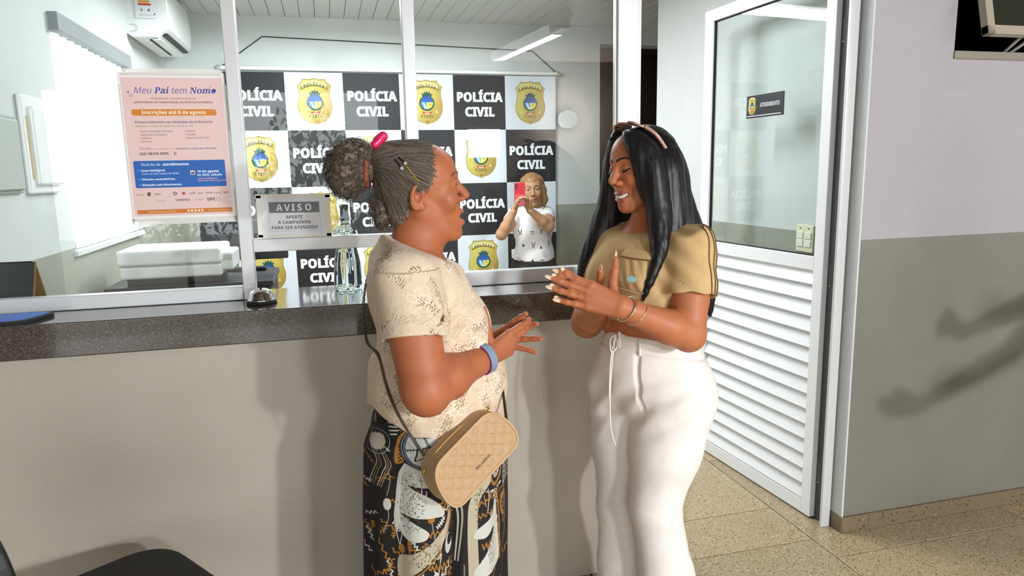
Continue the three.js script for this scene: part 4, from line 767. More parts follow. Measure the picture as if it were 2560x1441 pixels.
    const art = () => {
      c.fillStyle = K; c.fillRect(0, 0, 1024, h);
      for (let i = 0; i < 230; i++) { const x = r() * 375, y = r() * 640, l = 14 + r() * 30, a = r() * 3; zig(x, y, x + l * Math.cos(a), y + l * Math.sin(a), 3, 6, [O, W, O, BR][i % 4], 7); }
      for (let i = 0; i < 46; i++) { const x = r() * 375, y = 200 + r() * 420; line([[x, y], [x + 14 * (r() - 0.5), y + 30], [x + 30 * (r() - 0.5), y + 70]], [W, '#8f897b', O][i % 3], 5); fill(oval(x, y, 5 + r() * 5, 7 + r() * 8), [O, W, BR, K][i % 4]); }
      for (let i = 0; i < 11; i++) fill([[24 + i * 2, 12 + i * 7], [70 - i, -4 + i * 8], [70 - i, 0 + i * 8], [24 + i * 2, 16 + i * 7]], i % 2 ? K : W);   // stripes at the back hip
      for (let i = 0; i < 7; i++) line([[6 + i * 4, 90], [12 + i * 4, 150], [30 + i * 5, 210], [18 + i * 4, 280]], [W, O, '#8f897b', K][i % 4], 5);
      fill(oval(22, 130, 15, 34), '#bdb8a6'); line([...oval(22, 130, 20, 42), [42, 130]], K, 7); line([...oval(22, 130, 25, 50), [47, 130]], W, 4);
      fill([[88, 40], [100, 52], [80, 95], [76, 140], [84, 190], [70, 200], [60, 140], [66, 80]], O); zig(90, 50, 70, 120, 4, 9, K, 6); zig(70, 120, 76, 190, 4, 9, K, 6);
      for (let i = 4; i >= 0; i--) fill(oval(140, 118, 60 + i * 3, 80 + i * 3.5, 28), i % 2 ? '#7a8190' : K); fill(oval(140, 118, 58, 78, 28), '#bfc2ba');   // medallion
      const q = [[104, 80], [172, 62], [178, 150], [112, 176]]; for (let i = 0; i < 4; i++) { const [ax, ay] = q[i], [bx, by] = q[(i + 1) % 4]; line([[ax, ay], [lerp((ax + bx) / 2, 141, 0.18), lerp((ay + by) / 2, 118, 0.18)], [bx, by]], K, 7); }
      zig(84, 140, 196, 98, 3, 30, K, 6); zig(118, 44, 164, 194, 3, 34, K, 6);
      for (let k = 0; k < 3; k++) line([[212, 30 + k * 8], [226, 80], [220, 150], [240, 200]], [W, K, O][k], 9);
      fill(oval(240, 50, 14, 20), K); fill(oval(238, 46, 9, 13), W); fill(oval(241, 44, 5, 7), K); fill(oval(262, 36, 12, 8), W); fill(oval(262, 36, 6, 4), K);
      // large cream leaf with three lobes
      for (let i = 0; i < 5; i++) zig(110 + i * 12, 260 + i * 60, 200, 250 + i * 62, 5, 12, O, 6);
      fill([[88, 190], [118, 206], [158, 228], [172, 250], [160, 266], [104, 262], [140, 284], [176, 314], [182, 336], [150, 340], [84, 334], [120, 352], [148, 376], [140, 388], [96, 388], [70, 364], [70, 300], [76, 240]], W); dots(108, 300, 34, 80, 260, 'rgba(70,60,44,.6)');
      line([[88, 192], [80, 270], [78, 350], [92, 384]], '#e2e0d6', 5);
      // horn
      fill([[198, 322], [204, 350], [180, 400], [130, 440], [78, 462], [76, 424], [112, 412], [154, 394], [186, 360]], S); dots(140, 414, 50, 24, 90, 'rgba(70,60,44,.6)'); line([[200, 330], [204, 352], [182, 402], [132, 444], [80, 466]], O, 7);
      fill(oval(192, 410, 16, 22), K); fill(oval(196, 404, 11, 18), W); fill(oval(199, 398, 7, 10), K); fill(oval(150, 452, 20, 9), W); fill(oval(148, 448, 12, 6), K); zig(160, 470, 200, 440, 5, 8, W, 6);
      for (let k = 0; k < 4; k++) line([[190 + k * 7, 250], [210 + k * 6, 300], [222 + k * 4, 350], [216 + k * 3, 440]], [W, K, S, K][k], 8);
      // right half: eye, curve, second leaf
      line([[296, 268], [262, 310], [254, 380], [258, 470]], K, 60); line([[296, 268], [262, 310], [254, 380], [258, 470]], S, 44); dots(268, 320, 12, 60, 60, 'rgba(70,60,44,.6)');
      fill([[300, 236], [336, 240], [338, 290], [318, 304], [300, 290]], O); fill(oval(319, 264, 19, 30), K); fill(oval(320, 262, 15, 22), W); for (let i = 0; i < 12; i++) { const a = i / 12 * 6.283; line([[320 + 8 * Math.cos(a), 262 + 11 * Math.sin(a)], [320 + 14 * Math.cos(a), 262 + 20 * Math.sin(a)]], K, 5); } fill(oval(320, 262, 7, 10), K); fill(oval(320, 262, 3, 4), W);
      line([[298, 306], [318, 316], [340, 306]], W, 16); zig(300, 318, 340, 312, 3, 10, K, 5);
      for (let i = 0; i < 4; i++) zig(262 + i * 4, 330 + i * 30, 320, 320 + i * 34, 5, 10, O, 6);
      fill([[312, 332], [302, 366], [262, 390], [258, 402], [280, 406], [308, 394], [288, 430], [258, 470], [330, 470], [326, 400], [320, 340]], W); dots(304, 430, 16, 36, 70, 'rgba(70,60,44,.6)');
      line([[326, 320], [334, 400], [336, 470]], O, 12); line([[332, 320], [340, 400], [342, 470]], K, 8);
      fill(oval(350, 366, 13, 30), O); fill(oval(350, 370, 8, 17), K); dots(350, 370, 7, 14, 20, W);
      for (let i = 0; i < 6; i++) line([[344 + i * 4, 220], [352 + i * 4, 270], [350 + i * 4, 330]], [W, '#8d93a0', W, K][i % 4], 5); for (let i = 0; i < 8; i++) line([[346, 225 + i * 13], [372, 232 + i * 13]], W, 5);
      // towards the hem
      for (let i = 0; i < 3; i++) { const x = 70 + i * 110; fill(oval(x, 560, 34, 44, 24), i % 2 ? O : W); fill(oval(x, 560, 22, 30), K); fill(oval(x, 560, 11, 15), W); zig(x - 40, 500, x + 50, 510, 6, 14, O, 8); }
    };
    art(); c.save(); c.translate(1024, 0); art(); c.restore();
  }, [1, 1]);
  const skirt = clothTube([[0.86, 0.258, -1.775, 0.15, 0.16], [0.78, 0.25, -1.775, 0.172, 0.178], [0.7, 0.242, -1.775, 0.19, 0.19], [0.55, 0.236, -1.775, 0.192, 0.192], [0.34, 0.229, -1.775, 0.192, 0.194], [0.1, 0.225, -1.775, 0.196, 0.2]],
    (a, v) => (0.002 + 0.011 * v) * (Math.sin(a * 7 + 0.6 + v) * 0.6 + Math.sin(a * 13 + 2 - v * 1.5) * 0.4) - 0.03 * smooth(0.16, 0.0, Math.abs(a - 1.42 - 0.08 * v)) * smooth(0.25, 0.6, v), 240, 110);
  wear('skirt', skirt, std({ map: print, roughness: 0.8, side: THREE.DoubleSide, bumpMap: weaveBump, bumpScale: 0.0003 }), who, 'brown, black and cream patterned skirt');
  for (const z of [-1.7, -1.85]) { const s = new Field(); s.cap([0.2, 0.03, z], [0.31, 0.022, z], 0.042, 0.038, 0.02).inter((x, y) => Math.max(-y, y - 0.062), 0.006); s.grow([0.2, 0, z], 0.06); wear('shoe', metreUV(netMesh(s, 0.006)), std({ color: '#6a4a30', roughness: 0.6 }), who); }

  // hair drawn back into a frizzy puff
  const hairTones = [[0.21, 0.16, 0.11], [0.29, 0.235, 0.175], [0.13, 0.094, 0.066], [0.38, 0.325, 0.26]], r = rng(19);
  const C = new Field(); C.ell([0, 0.045, -0.012], [0.0785, 0.085, 0.099], 0.03).ell([0, 0.0, -0.05], [0.064, 0.06, 0.054], 0.03).ell([0, -0.045, -0.055], [0.05, 0.035, 0.035], 0.03).ell([0, 0.095, -0.07], [0.042, 0.032, 0.042], 0.03);
  const zl = y => { const k = [[-0.1, -0.045], [-0.05, -0.035], [-0.02, -0.026], [0.005, 0.026], [0.03, 0.045], [0.055, 0.056], [0.085, 0.068], [0.1, 0.068], [0.14, 0.08]]; for (let i = 0; i + 1 < k.length; i++) if (y < k[i + 1][0]) return lerp(k[i][1], k[i + 1][1], clamp((y - k[i][0]) / (k[i + 1][0] - k[i][0]))); return 0.08; };
  C.inter((x, y, z) => (z - zl(y) - 0.004 * noise(y * 120, x * 90, 1)) * 0.8, 0.008); C.lo = [-0.1, -0.1, -0.13]; C.hi = [0.1, 0.145, 0.1];
  const capField = new Field(); capField.fn((x, y, z) => C.at(x, y, z) - 0.002 * noise(x * 60, y * 260, z * 30)); capField.lo = C.lo; capField.hi = C.hi;
  const capGeo = netMesh(capField, 0.0035); colored(capGeo, (x, y, z) => mix3(hairTones[2], hairTones[0], noise(x * 40, y * 200, z * 20)));
  const tie = [0, 0.082, -0.112], S = new Strands();
  for (let i = 0; i < 3200; i++) {
    const side = r() < 0.62 ? -1 : 1, crown = r() < 0.55; let y0 = -0.075 + r() * 0.2, z0 = zl(y0) - 0.004 - (r() < 0.6 ? r() * 0.02 : r() * 0.1), x0 = side * (0.02 + 0.09 * Math.sqrt(clamp(1 - ((y0 - 0.04) / 0.1) ** 2)) * (0.3 + r()));
    if (crown) { x0 = side * 0.075 * r(); y0 = 0.16; z0 = 0.07 - r() * 0.12; } const start = onto(C, [x0, y0, z0]);
    const pts = []; const wob = r() * 6, lift = 0.0006 + r() * 0.0022;
    for (let k = 0; k <= 8; k++) { const t = k / 8; let p = mix3(start, tie, t); p[0] += (crown ? 0.2 : 1) * side * 0.035 * Math.sin(t * 3.14); p[1] += (crown ? 0.03 : 0) * Math.sin(t * 3.14) + 0.012 * Math.sin(t * 3.14) * (r() * 0.2 + 0.9); p = onto(C, p, lift + 0.001 * Math.sin(wob + k * 1.7)); pts.push(p); }
    S.add(pts, 0.0007, 0.0005, 3, hairTones[Math.floor(r() * 4)]);
  }
  const puff = new Field(); puff.ell([0, 0.075, -0.115], [0.034, 0.036, 0.04], 0.02).ell([0.0, 0.085, -0.168], [0.05, 0.052, 0.05], 0.03).ell([0, 0.05, -0.172], [0.042, 0.046, 0.042], 0.03).ell([0, 0.12, -0.142], [0.035, 0.03, 0.035], 0.03).ell([0, -0.03, -0.1], [0.045, 0.05, 0.026], 0.03);
  const puffN = new Field(); puffN.fn((x, y, z) => puff.at(x, y, z) + 0.006 - 0.008 * (noise(x * 90, y * 90, z * 90) - 0.3) - 0.004 * noise(x * 260, y * 260, z * 260)); puffN.lo = [-0.09, -0.11, -0.25]; puffN.hi = [0.09, 0.18, -0.05];
  const puffGeo = netMesh(puffN, 0.004); colored(puffGeo, (x, y, z) => mix3(hairTones[2], hairTones[0], noise(x * 90, y * 90, z * 90)));
  for (let i = 0; i < 2600; i++) {
    const low = i % 5 === 0, cc = low ? [0, -0.03, -0.09] : i % 3 === 0 ? [0, 0.055, -0.172] : [0, 0.09, -0.165], q = norm3([r() - 0.5, r() - 0.5, r() - 0.62]), p0 = onto(puff, add3(cc, q, 0.05), -0.008), h = 0.006 + r() * 0.013, pts = [], w = r() * 9, rad = 0.003 + r() * 0.003, sd0 = norm3(cross3(q, [0.3, 1, 0.2])), sd1 = cross3(q, sd0);
    for (let k = 0; k <= 8; k++) { const t = k / 8, a = w + t * 7; pts.push(add3(add3(add3(p0, q, h * t), sd0, rad * Math.cos(a) + 0.02 * t * (0.5 - (w % 1))), sd1, rad * Math.sin(a) + 0.01 * t)); }
    S.add(pts, 0.0009, 0.0004, 3, hairTones[Math.floor(r() * 4)]);
  }
  for (const g of [capGeo, puffGeo]) metreUV(g);
  const hair = merged([capGeo, puffGeo, S.build()]); hair.applyMatrix4(H.m);
  wear('hair', hair, phys({ color: '#ffffff', vertexColors: true, roughness: 0.6, bumpMap: hairBump, bumpScale: 0.0008 }), who, 'grey hair tied back in a frizzy puff');
  // brow, eye and lashes
  for (const s of [-1, 1]) {
    const E = new Strands(), bp = [[0.016, 0.04, 0.095], [0.03, 0.044, 0.09], [0.046, 0.037, 0.075]].map(([x, y, z]) => onto(HF, [s * x, y, z], 0.0006)); for (let k = 0; k < 26; k++) { const t = k / 26, p = path(bp, 26)[k]; E.add([p, add3(p, [s * 0.006, 0.003 - t * 0.004, -0.001]), add3(p, [s * 0.011, 0.003 - t * 0.008, -0.005])], 0.0007, 0.0003, 3); }
    wear('eyebrow', E.build().applyMatrix4(H.m), std({ color: '#4a3a30', roughness: 0.8 }), who);
    const L = new Strands(); L.add(path([[0.019, 0.0155, 0.09], [0.026, 0.0135, 0.0935], [0.034, 0.0135, 0.093], [0.043, 0.0165, 0.087]].map(([x, y, z]) => onto(HF, [s * x, y, z], 0.0004)), 14), 0.0012, 0.0009, 6); wear('eye', L.build().applyMatrix4(H.m), std({ color: '#1a1210', roughness: 0.3 }), who);
  }
  const teeth = new THREE.TorusGeometry(0.019, 0.0035, 8, 20, Math.PI).rotateX(Math.PI / 2).translate(0, -0.0615, 0.073); wear('teeth', teeth.applyMatrix4(H.m), std({ color: '#d8cfc0', roughness: 0.3 }), who);

  // what she wears in her hair and on her wrist
  const onHead = (y, z, off) => onto(C, [-0.11, y, z], off);
  const claw = thing('hair_claw', 'bright pink hair claw on top of the grey hair', 'hair clip', H.to([-0.012, 0.137, -0.083]));
  { const m = phys({ color: '#d81b60', roughness: 0.3, clearcoat: 0.4 }), g = new Field(); g.cap([-0.016, -0.006, 0.006], [0.014, 0.008, 0.0], 0.0125, 0.0135, 0.01).cap([-0.008, 0.004, -0.004], [0.014, 0.01, 0.004], 0.01, 0.012, 0.006); part('shell', metreUV(netMesh(g, 0.0022)), m, claw); part('spring_bar', rod([-0.02, -0.008, 0.002], [0.018, 0.004, 0.002], 0.004), m, claw); claw.rotation.set(0, 0, 0.3); claw.scale.setScalar(0.85); }
  const band = thing('hair_tie', 'reddish brown hair tie round the grey puff', 'hair tie', H.to([0, 0.07, -0.121]));
  { const t = new THREE.TorusGeometry(0.037, 0.0075, 10, 40); const p = t.attributes.position; for (let i = 0; i < p.count; i++) { const a = Math.atan2(p.getY(i), p.getX(i)), k = 1 + 0.06 * Math.sin(a * 17); p.setXY(i, p.getX(i) * k, p.getY(i) * k); } t.computeVertexNormals(); part('ring', t, std({ color: '#8a4a34', roughness: 0.7 }), band); band.rotation.set(0.35, Math.PI / 2 - 0.2, 0); }
  const pin = (name, label, a, b, m, rr) => { const A = H.to(onHead(...a)), Bq = H.to(onHead(...b)), t = thing(name, label, 'hair pin', A); part('bar', rod([0, 0, 0], sub3(Bq, A), rr, 8), m, t); return [t, A, Bq]; };
  const gold = std({ color: '#c9a63a', roughness: 0.25, metalness: 1 }), darkMetal = std({ color: '#3a2f24', roughness: 0.35, metalness: 0.6 });
  { const [t, A, Bq] = pin('gold_pin', 'gold beaded bobby pin above the ear', [0.084, -0.034, 0.003], [0.032, -0.004, 0.003], gold, 0.0022); for (let i = 0; i < 8; i++) part('bead', new THREE.SphereGeometry(0.0032, 10, 8), gold, t, sub3(mix3(A, Bq, 0.1 + i * 0.115), A)); }
  for (const [label, a, b] of [['dark snap clip with a star, higher on the grey hair', [0.118, -0.052, 0.003], [0.094, -0.036, 0.003]], ['dark snap clip with a star, lower on the grey hair', [0.11, -0.064, 0.003], [0.078, -0.048, 0.003]]]) { const [t, A, Bq] = pin('snap_clip', label, a, b, darkMetal, 0.0026); part('star', new THREE.CylinderGeometry(0.0045, 0.0045, 0.002, 5).rotateX(Math.PI / 2), M.chrome, t, add3(sub3(Bq, A), [0, 0, 0.003])); }
  const fw = norm3(sub3(wr, el)), wc = add3(wr, fw, -0.014), watch = thing('fitness_band', 'grey fitness wristband with purple edge on the older woman', 'wristband', wc);
  {
    const ring = (r0, wdt, th, m, n) => { const s = new THREE.Shape(); s.absarc(0, 0, r0 + th, 0, Math.PI * 2); const hole = new THREE.Path(); hole.absarc(0, 0, r0, 0, Math.PI * 2, true); s.holes.push(hole); const e = new THREE.ExtrudeGeometry(s, { depth: wdt, bevelEnabled: true, bevelSize: 0.0006, bevelThickness: 0.0006, bevelSegments: 2, curveSegments: 48 }); e.translate(0, 0, -wdt / 2); return part(n, e, m, watch); };
    watch.quaternion.setFromUnitVectors(new THREE.Vector3(0, 0, 1), vec(fw));
    ring(0.0365, 0.02, 0.0022, std({ color: '#7d93a6', roughness: 0.6 }), 'strap'); const q = ring(0.0363, 0.017, 0.0017, std({ color: '#8d2a86', roughness: 0.6 }), 'lining'); q.position.z = -0.0025;
    for (let i = 0; i < 5; i++) { const a = -0.3 + i * 0.2; part('hole', new THREE.SphereGeometry(0.0016, 8, 6), std({ color: '#2f4a6a' }), watch, [Math.cos(a) * 0.0387, Math.sin(a) * 0.0387, 0]); }
    part('buckle', box(-0.006, 0.036, -0.009, 0.006, 0.0402, 0.009, 0.001), std({ color: '#33475c', roughness: 0.4 }), watch).rotation.z = -1.25;
  }

  // quilted shoulder bag
  const bc = [0.303, 0.755, -1.545], bag = thing('shoulder_bag', 'beige quilted shoulder bag hanging at the older woman\'s hip', 'bag', bc);
  {
    const leather = std({ color: '#b8976c', roughness: 0.55 }), W = 0.112, Hh = 0.06, D = 0.062;
    bag.rotation.order = 'ZYX'; bag.rotation.set(0.1, 0.34, 0.6);
    const s = new THREE.Shape(); s.moveTo(-W + 0.03, -Hh); s.lineTo(W - 0.03, -Hh); s.quadraticCurveTo(W + 0.002, -Hh, W + 0.002, -Hh + 0.04); s.quadraticCurveTo(W - 0.002, Hh, W - 0.05, Hh); s.lineTo(-W + 0.05, Hh); s.quadraticCurveTo(-W + 0.002, Hh, -W - 0.002, -Hh + 0.04); s.quadraticCurveTo(-W - 0.002, -Hh, -W + 0.03, -Hh);
    const e = new THREE.ExtrudeGeometry(s, { depth: D, bevelEnabled: true, bevelSize: 0.005, bevelThickness: 0.007, bevelSegments: 4, curveSegments: 14 }); e.translate(0, 0, -D); part('body', e, leather, bag);
    // quilted face: padded diamonds
    const nx = 90, ny = 60, pos = [], idx = []; const inside = (x, y) => { const k = Math.max(Math.abs(x) / (W + 0.001), Math.abs(y) / Hh); return k; };
    const p2 = s.getPoints(20); const hit = (ang) => { let best = 0; for (let i = 0; i < p2.length; i++) { const a = p2[i], b = p2[(i + 1) % p2.length], dx = Math.cos(ang), dy = Math.sin(ang), ex = b.x - a.x, ey = b.y - a.y, den = dx * ey - dy * ex; if (Math.abs(den) < 1e-12) continue; const t = (a.x * ey - a.y * ex) / den, u = (a.x * dy - a.y * dx) / den; if (t > 0 && u >= 0 && u <= 1) best = Math.max(best, t); } return best; };
    for (let j = 0; j <= 40; j++) for (let i = 0; i <= 120; i++) { const a = i / 120 * 6.28319, R = hit(a) * j / 40, x = Math.cos(a) * R, y = Math.sin(a) * R, u = (x + y) / 0.036, v = (x - y) / 0.036, d = Math.min(Math.abs(u - Math.round(u)), Math.abs(v - Math.round(v))); pos.push(x, y, 0.0075 + 0.0035 * smooth(0, 0.3, d) * smooth(1, 0.9, j / 40)); }
    for (let j = 0; j < 40; j++) for (let i = 0; i < 120; i++) { const a = j * 121 + i; idx.push(a, a + 121, a + 1, a + 1, a + 121, a + 122); }
    const g = new THREE.BufferGeometry(); g.setAttribute('position', new THREE.Float32BufferAttribute(pos, 3)); g.setIndex(idx); g.computeVertexNormals(); metreUV(g); part('quilted_face', g, leather, bag);
    const rim = p2.map(q => [q.x * 1.03, q.y * 1.035, 0.007]); part('piping', new THREE.TubeGeometry(new THREE.CatmullRomCurve3(rim.slice(0, -1).map(vec), true), 160, 0.0032, 8, true), std({ color: '#c3a377', roughness: 0.5 }), bag);
    part('zip', tube([[-W - 0.0075, -0.026, -0.03], [-W - 0.003, 0.01, -0.03], [-W * 0.72, 0.058, -0.03], [0, 0.0665, -0.03], [W * 0.72, 0.058, -0.03]], 0.0014, 6, 60), std({ color: '#c3a15e', roughness: 0.4, metalness: 0.6 }), bag);
    const tex = canvasTex(256, 64, (c, w, h) => { c.clearRect(0, 0, w, h); c.fillStyle = '#3c2c1c'; c.font = 'italic bold 40px serif'; c.textAlign = 'center'; c.fillText('Bru Sabival', w / 2, 42); });
    part('lettering', new THREE.PlaneGeometry(0.052, 0.013), std({ map: tex, transparent: true, roughness: 0.4 }), bag, [0.004, -0.022, 0.0118]);
    for (const sx of [-1, 1]) part('strap_ring', new THREE.TorusGeometry(0.006, 0.0016, 8, 20), gold, bag, [sx * (W * 0.93), 0.045, -0.035]);
  }
  {
    const m = std({ color: '#5d4f3c', roughness: 0.35, metalness: 0.7 }), route = path([[0.218, 0.712, -1.585], [0.17, 0.791, -1.573], [0.128, 0.875, -1.585], [0.109, 0.937, -1.595], [0.097, 0.998, -1.62], [0.075, 1.02, -1.7], [0.085, 1.14, -1.8], [0.15, 1.246, -1.9], [0.2, 1.243, -1.915], [0.3, 1.12, -1.93], [0.4, 1.0, -1.86], [0.412, 0.927, -1.73], [0.404, 0.863, -1.66], [0.391, 0.823, -1.58]], 330);
    const link = new THREE.TorusGeometry(0.0034, 0.0012, 5, 10); link.scale(1.25, 1, 1); const list = [];
    for (let i = 0; i + 1 < route.length; i++) { const g = link.clone(), d = norm3(sub3(route[i + 1], route[i])); g.rotateX(i % 2 ? Math.PI / 2 : 0.2); g.applyQuaternion(new THREE.Quaternion().setFromUnitVectors(new THREE.Vector3(1, 0, 0), vec(d))); g.translate(...route[i]); list.push(g); }
    bag.updateMatrixWorld(true); const mesh = part('chain_strap', mergeGeometries(list).applyMatrix4(bag.matrixWorld.clone().invert()), m, bag); mesh.userData.kind = 'stuff';
  }
}

// ================================================================ the younger woman in white trousers
{
  const who = person('younger woman with long black hair, khaki cropped tee and white trousers', [0.87, -1.8]);
  const tone = [0.45, 0.155, 0.064];
  const H = headFrame([0.853, 1.409, -1.81], 2.915, -0.08, 0.05, 0.96);
  const HF = headField({ smile: 1, full: 0.001, neck: [[0, -0.05, -0.012], [0, -0.11, -0.022], [0, -0.19, -0.03]], neckR: [0.047, 0.045, 0.056] });
  const head = headSkin(HF, tone, [0.3, 0.075, 0.07], 0.0024); head.applyMatrix4(H.m);
  // body axes: f forward, l to her left
  const f = norm3([-0.92, 0, 0.39]), l = [0.39, 0, 0.92], A = [f, [0, 1, 0], l], pf = norm3([-0.9, 0, 0.44]), pl = [0.44, 0, 0.9], PA = [pf, [0, 1, 0], pl];
  const at = (a, y, b) => [0.858 + f[0] * a + l[0] * b, y, -1.805 + f[2] * a + l[2] * b];
  const pat = (a, y, b) => [0.868 + pf[0] * a + pl[0] * b, y, -1.8 + pf[2] * a + pl[2] * b];
  const sh = at(-0.005, 1.212, 0.155), el = [0.886, 0.991, -1.6], wr = [0.685, 1.083, -1.575], sh2 = at(-0.005, 1.205, -0.15), el2 = [0.732, 0.968, -1.93], wr2 = [0.681, 1.064, -1.7];
  const B = new Field();
  B.ell(at(0, 1.13, 0), [0.095, 0.14, 0.13], 0.05, false, A).ell(at(0.0, 0.98, 0), [0.1, 0.14, 0.125], 0.05, false, A).ell(pat(-0.01, 0.84, 0), [0.12, 0.13, 0.15], 0.05, false, PA).cap(sh, sh2, 0.04, 0.04, 0.04).cap(at(-0.02, 1.17, 0), at(-0.01, 1.29, 0), 0.065, 0.045, 0.04);
  B.chain([sh, mix3(sh, el, 0.6), el], [0.046, 0.048, 0.043], 0.012).chain([el, mix3(el, wr, 0.3), mix3(el, wr, 0.8), wr], [0.043, 0.044, 0.03, 0.0255], 0.012);
  B.chain([sh2, el2], [0.05, 0.045], 0.02).chain([el2, mix3(el2, wr2, 0.35), wr2], [0.043, 0.042, 0.0255], 0.02);
  const hipL = pat(-0.01, 0.76, 0.085), knL = [0.857, 0.468, -1.72], anL = [0.93, 0.06, -1.72], hipR = pat(0, 0.76, -0.085), knR = [0.815, 0.402, -1.87], anR = [0.835, 0.06, -1.88];
  B.chain([hipL, knL, anL], [0.08, 0.055, 0.035], 0.03).chain([hipR, knR, anR], [0.08, 0.055, 0.035], 0.03);
  for (const a of [anL, anR]) B.cap(add3(a, [0.03, -0.02, 0]), add3(a, [-0.11, -0.034, 0.05]), 0.035, 0.025, 0.03);
  const hL = addHand(B, wr, sub3([0.609, 1.113, -1.6], wr), [-0.05, -0.1, -1], [-0.25, 1, 0.1], 0.98, [[1.08, -0.1, -0.2, 0.05], [0.04, 0.1, 0.03, 0.02], [0.0, 0.03, 0.02, 0.02], [-0.05, 0.04, 0.05, 0.02], [-0.14, 0.05, 0.05, 0.05]]);
  const hR = addHand(B, wr2, sub3([0.589, 1.118, -1.655], wr2), [-0.1, 0, 1], [-0.15, 1, 0], 0.98, [[0.72, 0.0, 0.1, 0.05], [0.06, 0.0, 0.05, 0.02], [0.0, 0.0, 0.03, 0.02], [-0.06, 0.0, 0.03, 0.02], [-0.12, 0.02, 0.05, 0.05]]);
  const handBox = [[0.47, 0.98, -1.82], [0.72, 1.24, -1.52]];
  const clipped = (F, lo, hi) => { const G = Object.create(F); G.at = (x, y, z) => { const d = Math.max(lo[0] - x, x - hi[0], lo[1] - y, y - hi[1], lo[2] - z, z - hi[2]); return Math.max(F.at(x, y, z) + 0.0014 * smooth(0, 0.006, -d), -d - 0.016); }; return G; };
  wear('body', body([head, skinned(clipped(B, ...handBox), 0.006, tone, B.lo, B.hi), skinned(B, 0.003, tone, ...handBox)]), skinMaterial(), who);
  const nailM = phys({ color: '#e3c9a8', roughness: 0.2, clearcoat: 0.6 });
  for (const h of [hL, hR]) h.chains.forEach((c, i) => { const d = norm3(sub3(c[3], c[2])), o = i ? [-h.n[0], -h.n[1], -h.n[2]] : h.t, g = new THREE.SphereGeometry(1, 14, 10); g.scale(0.0052, 0.0016, 0.0125); const X = norm3(cross3(o, d)); g.applyMatrix4(new THREE.Matrix4().makeBasis(vec(X), vec(cross3(d, X)), vec(d)).setPosition(...add3(add3(c[3], d, 0.007), o, 0.0042))); wear('fingernail', g, nailM, who); });

  // cropped tee
  const T = new Field();
  T.ell(at(0.005, 1.12, 0), [0.118, 0.15, 0.16], 0.05, false, A).ell(at(0.05, 1.1, 0.07), [0.078, 0.08, 0.075], 0.05, false, A).ell(at(0.05, 1.1, -0.07), [0.078, 0.08, 0.075], 0.05, false, A).ell(at(-0.012, 0.98, 0.0), [0.128, 0.2, 0.162], 0.06, false, A).cap(add3(sh, [0, 0.008, 0]), add3(sh2, [0, 0.008, 0]), 0.05, 0.05, 0.04).cap(at(-0.02, 1.2, 0.07), at(-0.015, 1.235, 0), 0.052, 0.058, 0.04).cap(at(-0.02, 1.2, -0.07), at(-0.015, 1.235, 0), 0.052, 0.058, 0.04);
  const sd = norm3(sub3(el, sh)), cut = add3(sh, sd, 0.132), sd2 = norm3(sub3(el2, sh2)), cut2 = add3(sh2, sd2, 0.15);
  const hem = (x, y, z) => { const a = (x - 0.858) * f[0] + (z + 1.805) * f[2]; return 0.935 + 0.68 * a - y; };
  T.inter((x, y, z) => hem(x, y, z) * 0.85, 0.006);
  T.cap(at(0.01, 0.94, 0), at(0.01, 0.8, 0), 0.105, 0.13, 0.006, true);
  const sleeve = new Field(); sleeve.cap(add3(sh, [0, 0.0, 0]), add3(sh, sd, 0.2), 0.062, 0.074, 0.03); sleeve.inter((x, y, z) => dot3(sub3([x, y, z], cut), sd), 0.004); sleeve.cap(add3(cut, sd, -0.02), add3(cut, sd, 0.06), 0.059, 0.06, 0.004, true);
  const sleeve2 = new Field(); sleeve2.cap(sh2, add3(sh2, sd2, 0.2), 0.059, 0.062, 0.03); sleeve2.inter((x, y, z) => dot3(sub3([x, y, z], cut2), sd2), 0.004);
  T.fn((x, y, z) => sleeve.at(x, y, z), 0.024).fn((x, y, z) => sleeve2.at(x, y, z), 0.024); T.grow(cut, 0.09); T.grow(cut2, 0.09);
  T.inter((x, y, z) => { const a = (x - 0.858) * f[0] + (z + 1.805) * f[2]; return 0.35 * a + 0.93 * (y - 1.262); }, 0.006);
  const TW = new Field(); TW.fn((x, y, z) => T.at(x, y, z) + 0.006 * (noise(x * 14, y * 22, z * 14) - 0.5) * smooth(1.2, 1.05, y) * smooth(-1.68, -1.71, z) + 0.002 * Math.sin((y * 0.7 + x) * 110 + 4 * noise(x * 10, y * 10, z * 10)) * smooth(0.09, 0.03, Math.abs(len3(sub3([x, y, z], add3(sh, sd, 0.06))) - 0.07))); TW.lo = T.lo; TW.hi = T.hi;
  const tee = netMesh(TW, 0.0042); mapped(tee, (x, y, z) => { const on = sleeve.at(x, y, z) < 0.01; return on ? [0.5 + Math.atan2(dot3(sub3([x, y, z], sh), norm3(cross3(sd, [0.3, 0, -1]))), dot3(sub3([x, y, z], sh), norm3([0.3, 0, 1]))) * 0.06, y] : [Math.atan2((x - 0.858) * l[0] + (z + 1.805) * l[2], (x - 0.858) * f[0] + (z + 1.805) * f[2]) * 0.15, y]; });
  const khaki = phys({ map: dataTex(256, (i, j) => { const t = noise(i / 2, j / 2, 8) * 0.5 + noise(i / 30, j / 30, 2) * 0.5; return [lerp(190, 204, t), lerp(158, 172, t), lerp(106, 120, t)]; }, true, [6, 6]), roughness: 0.85, sheen: 0.3, sheenColor: rgb(0.8, 0.65, 0.4) });
  wear('tee', tee, khaki, who, 'khaki cropped tee with chest pocket');
  const onTee = (p, off) => onto(TW, p, off), seamM = std({ color: '#6d5230', roughness: 0.9 });
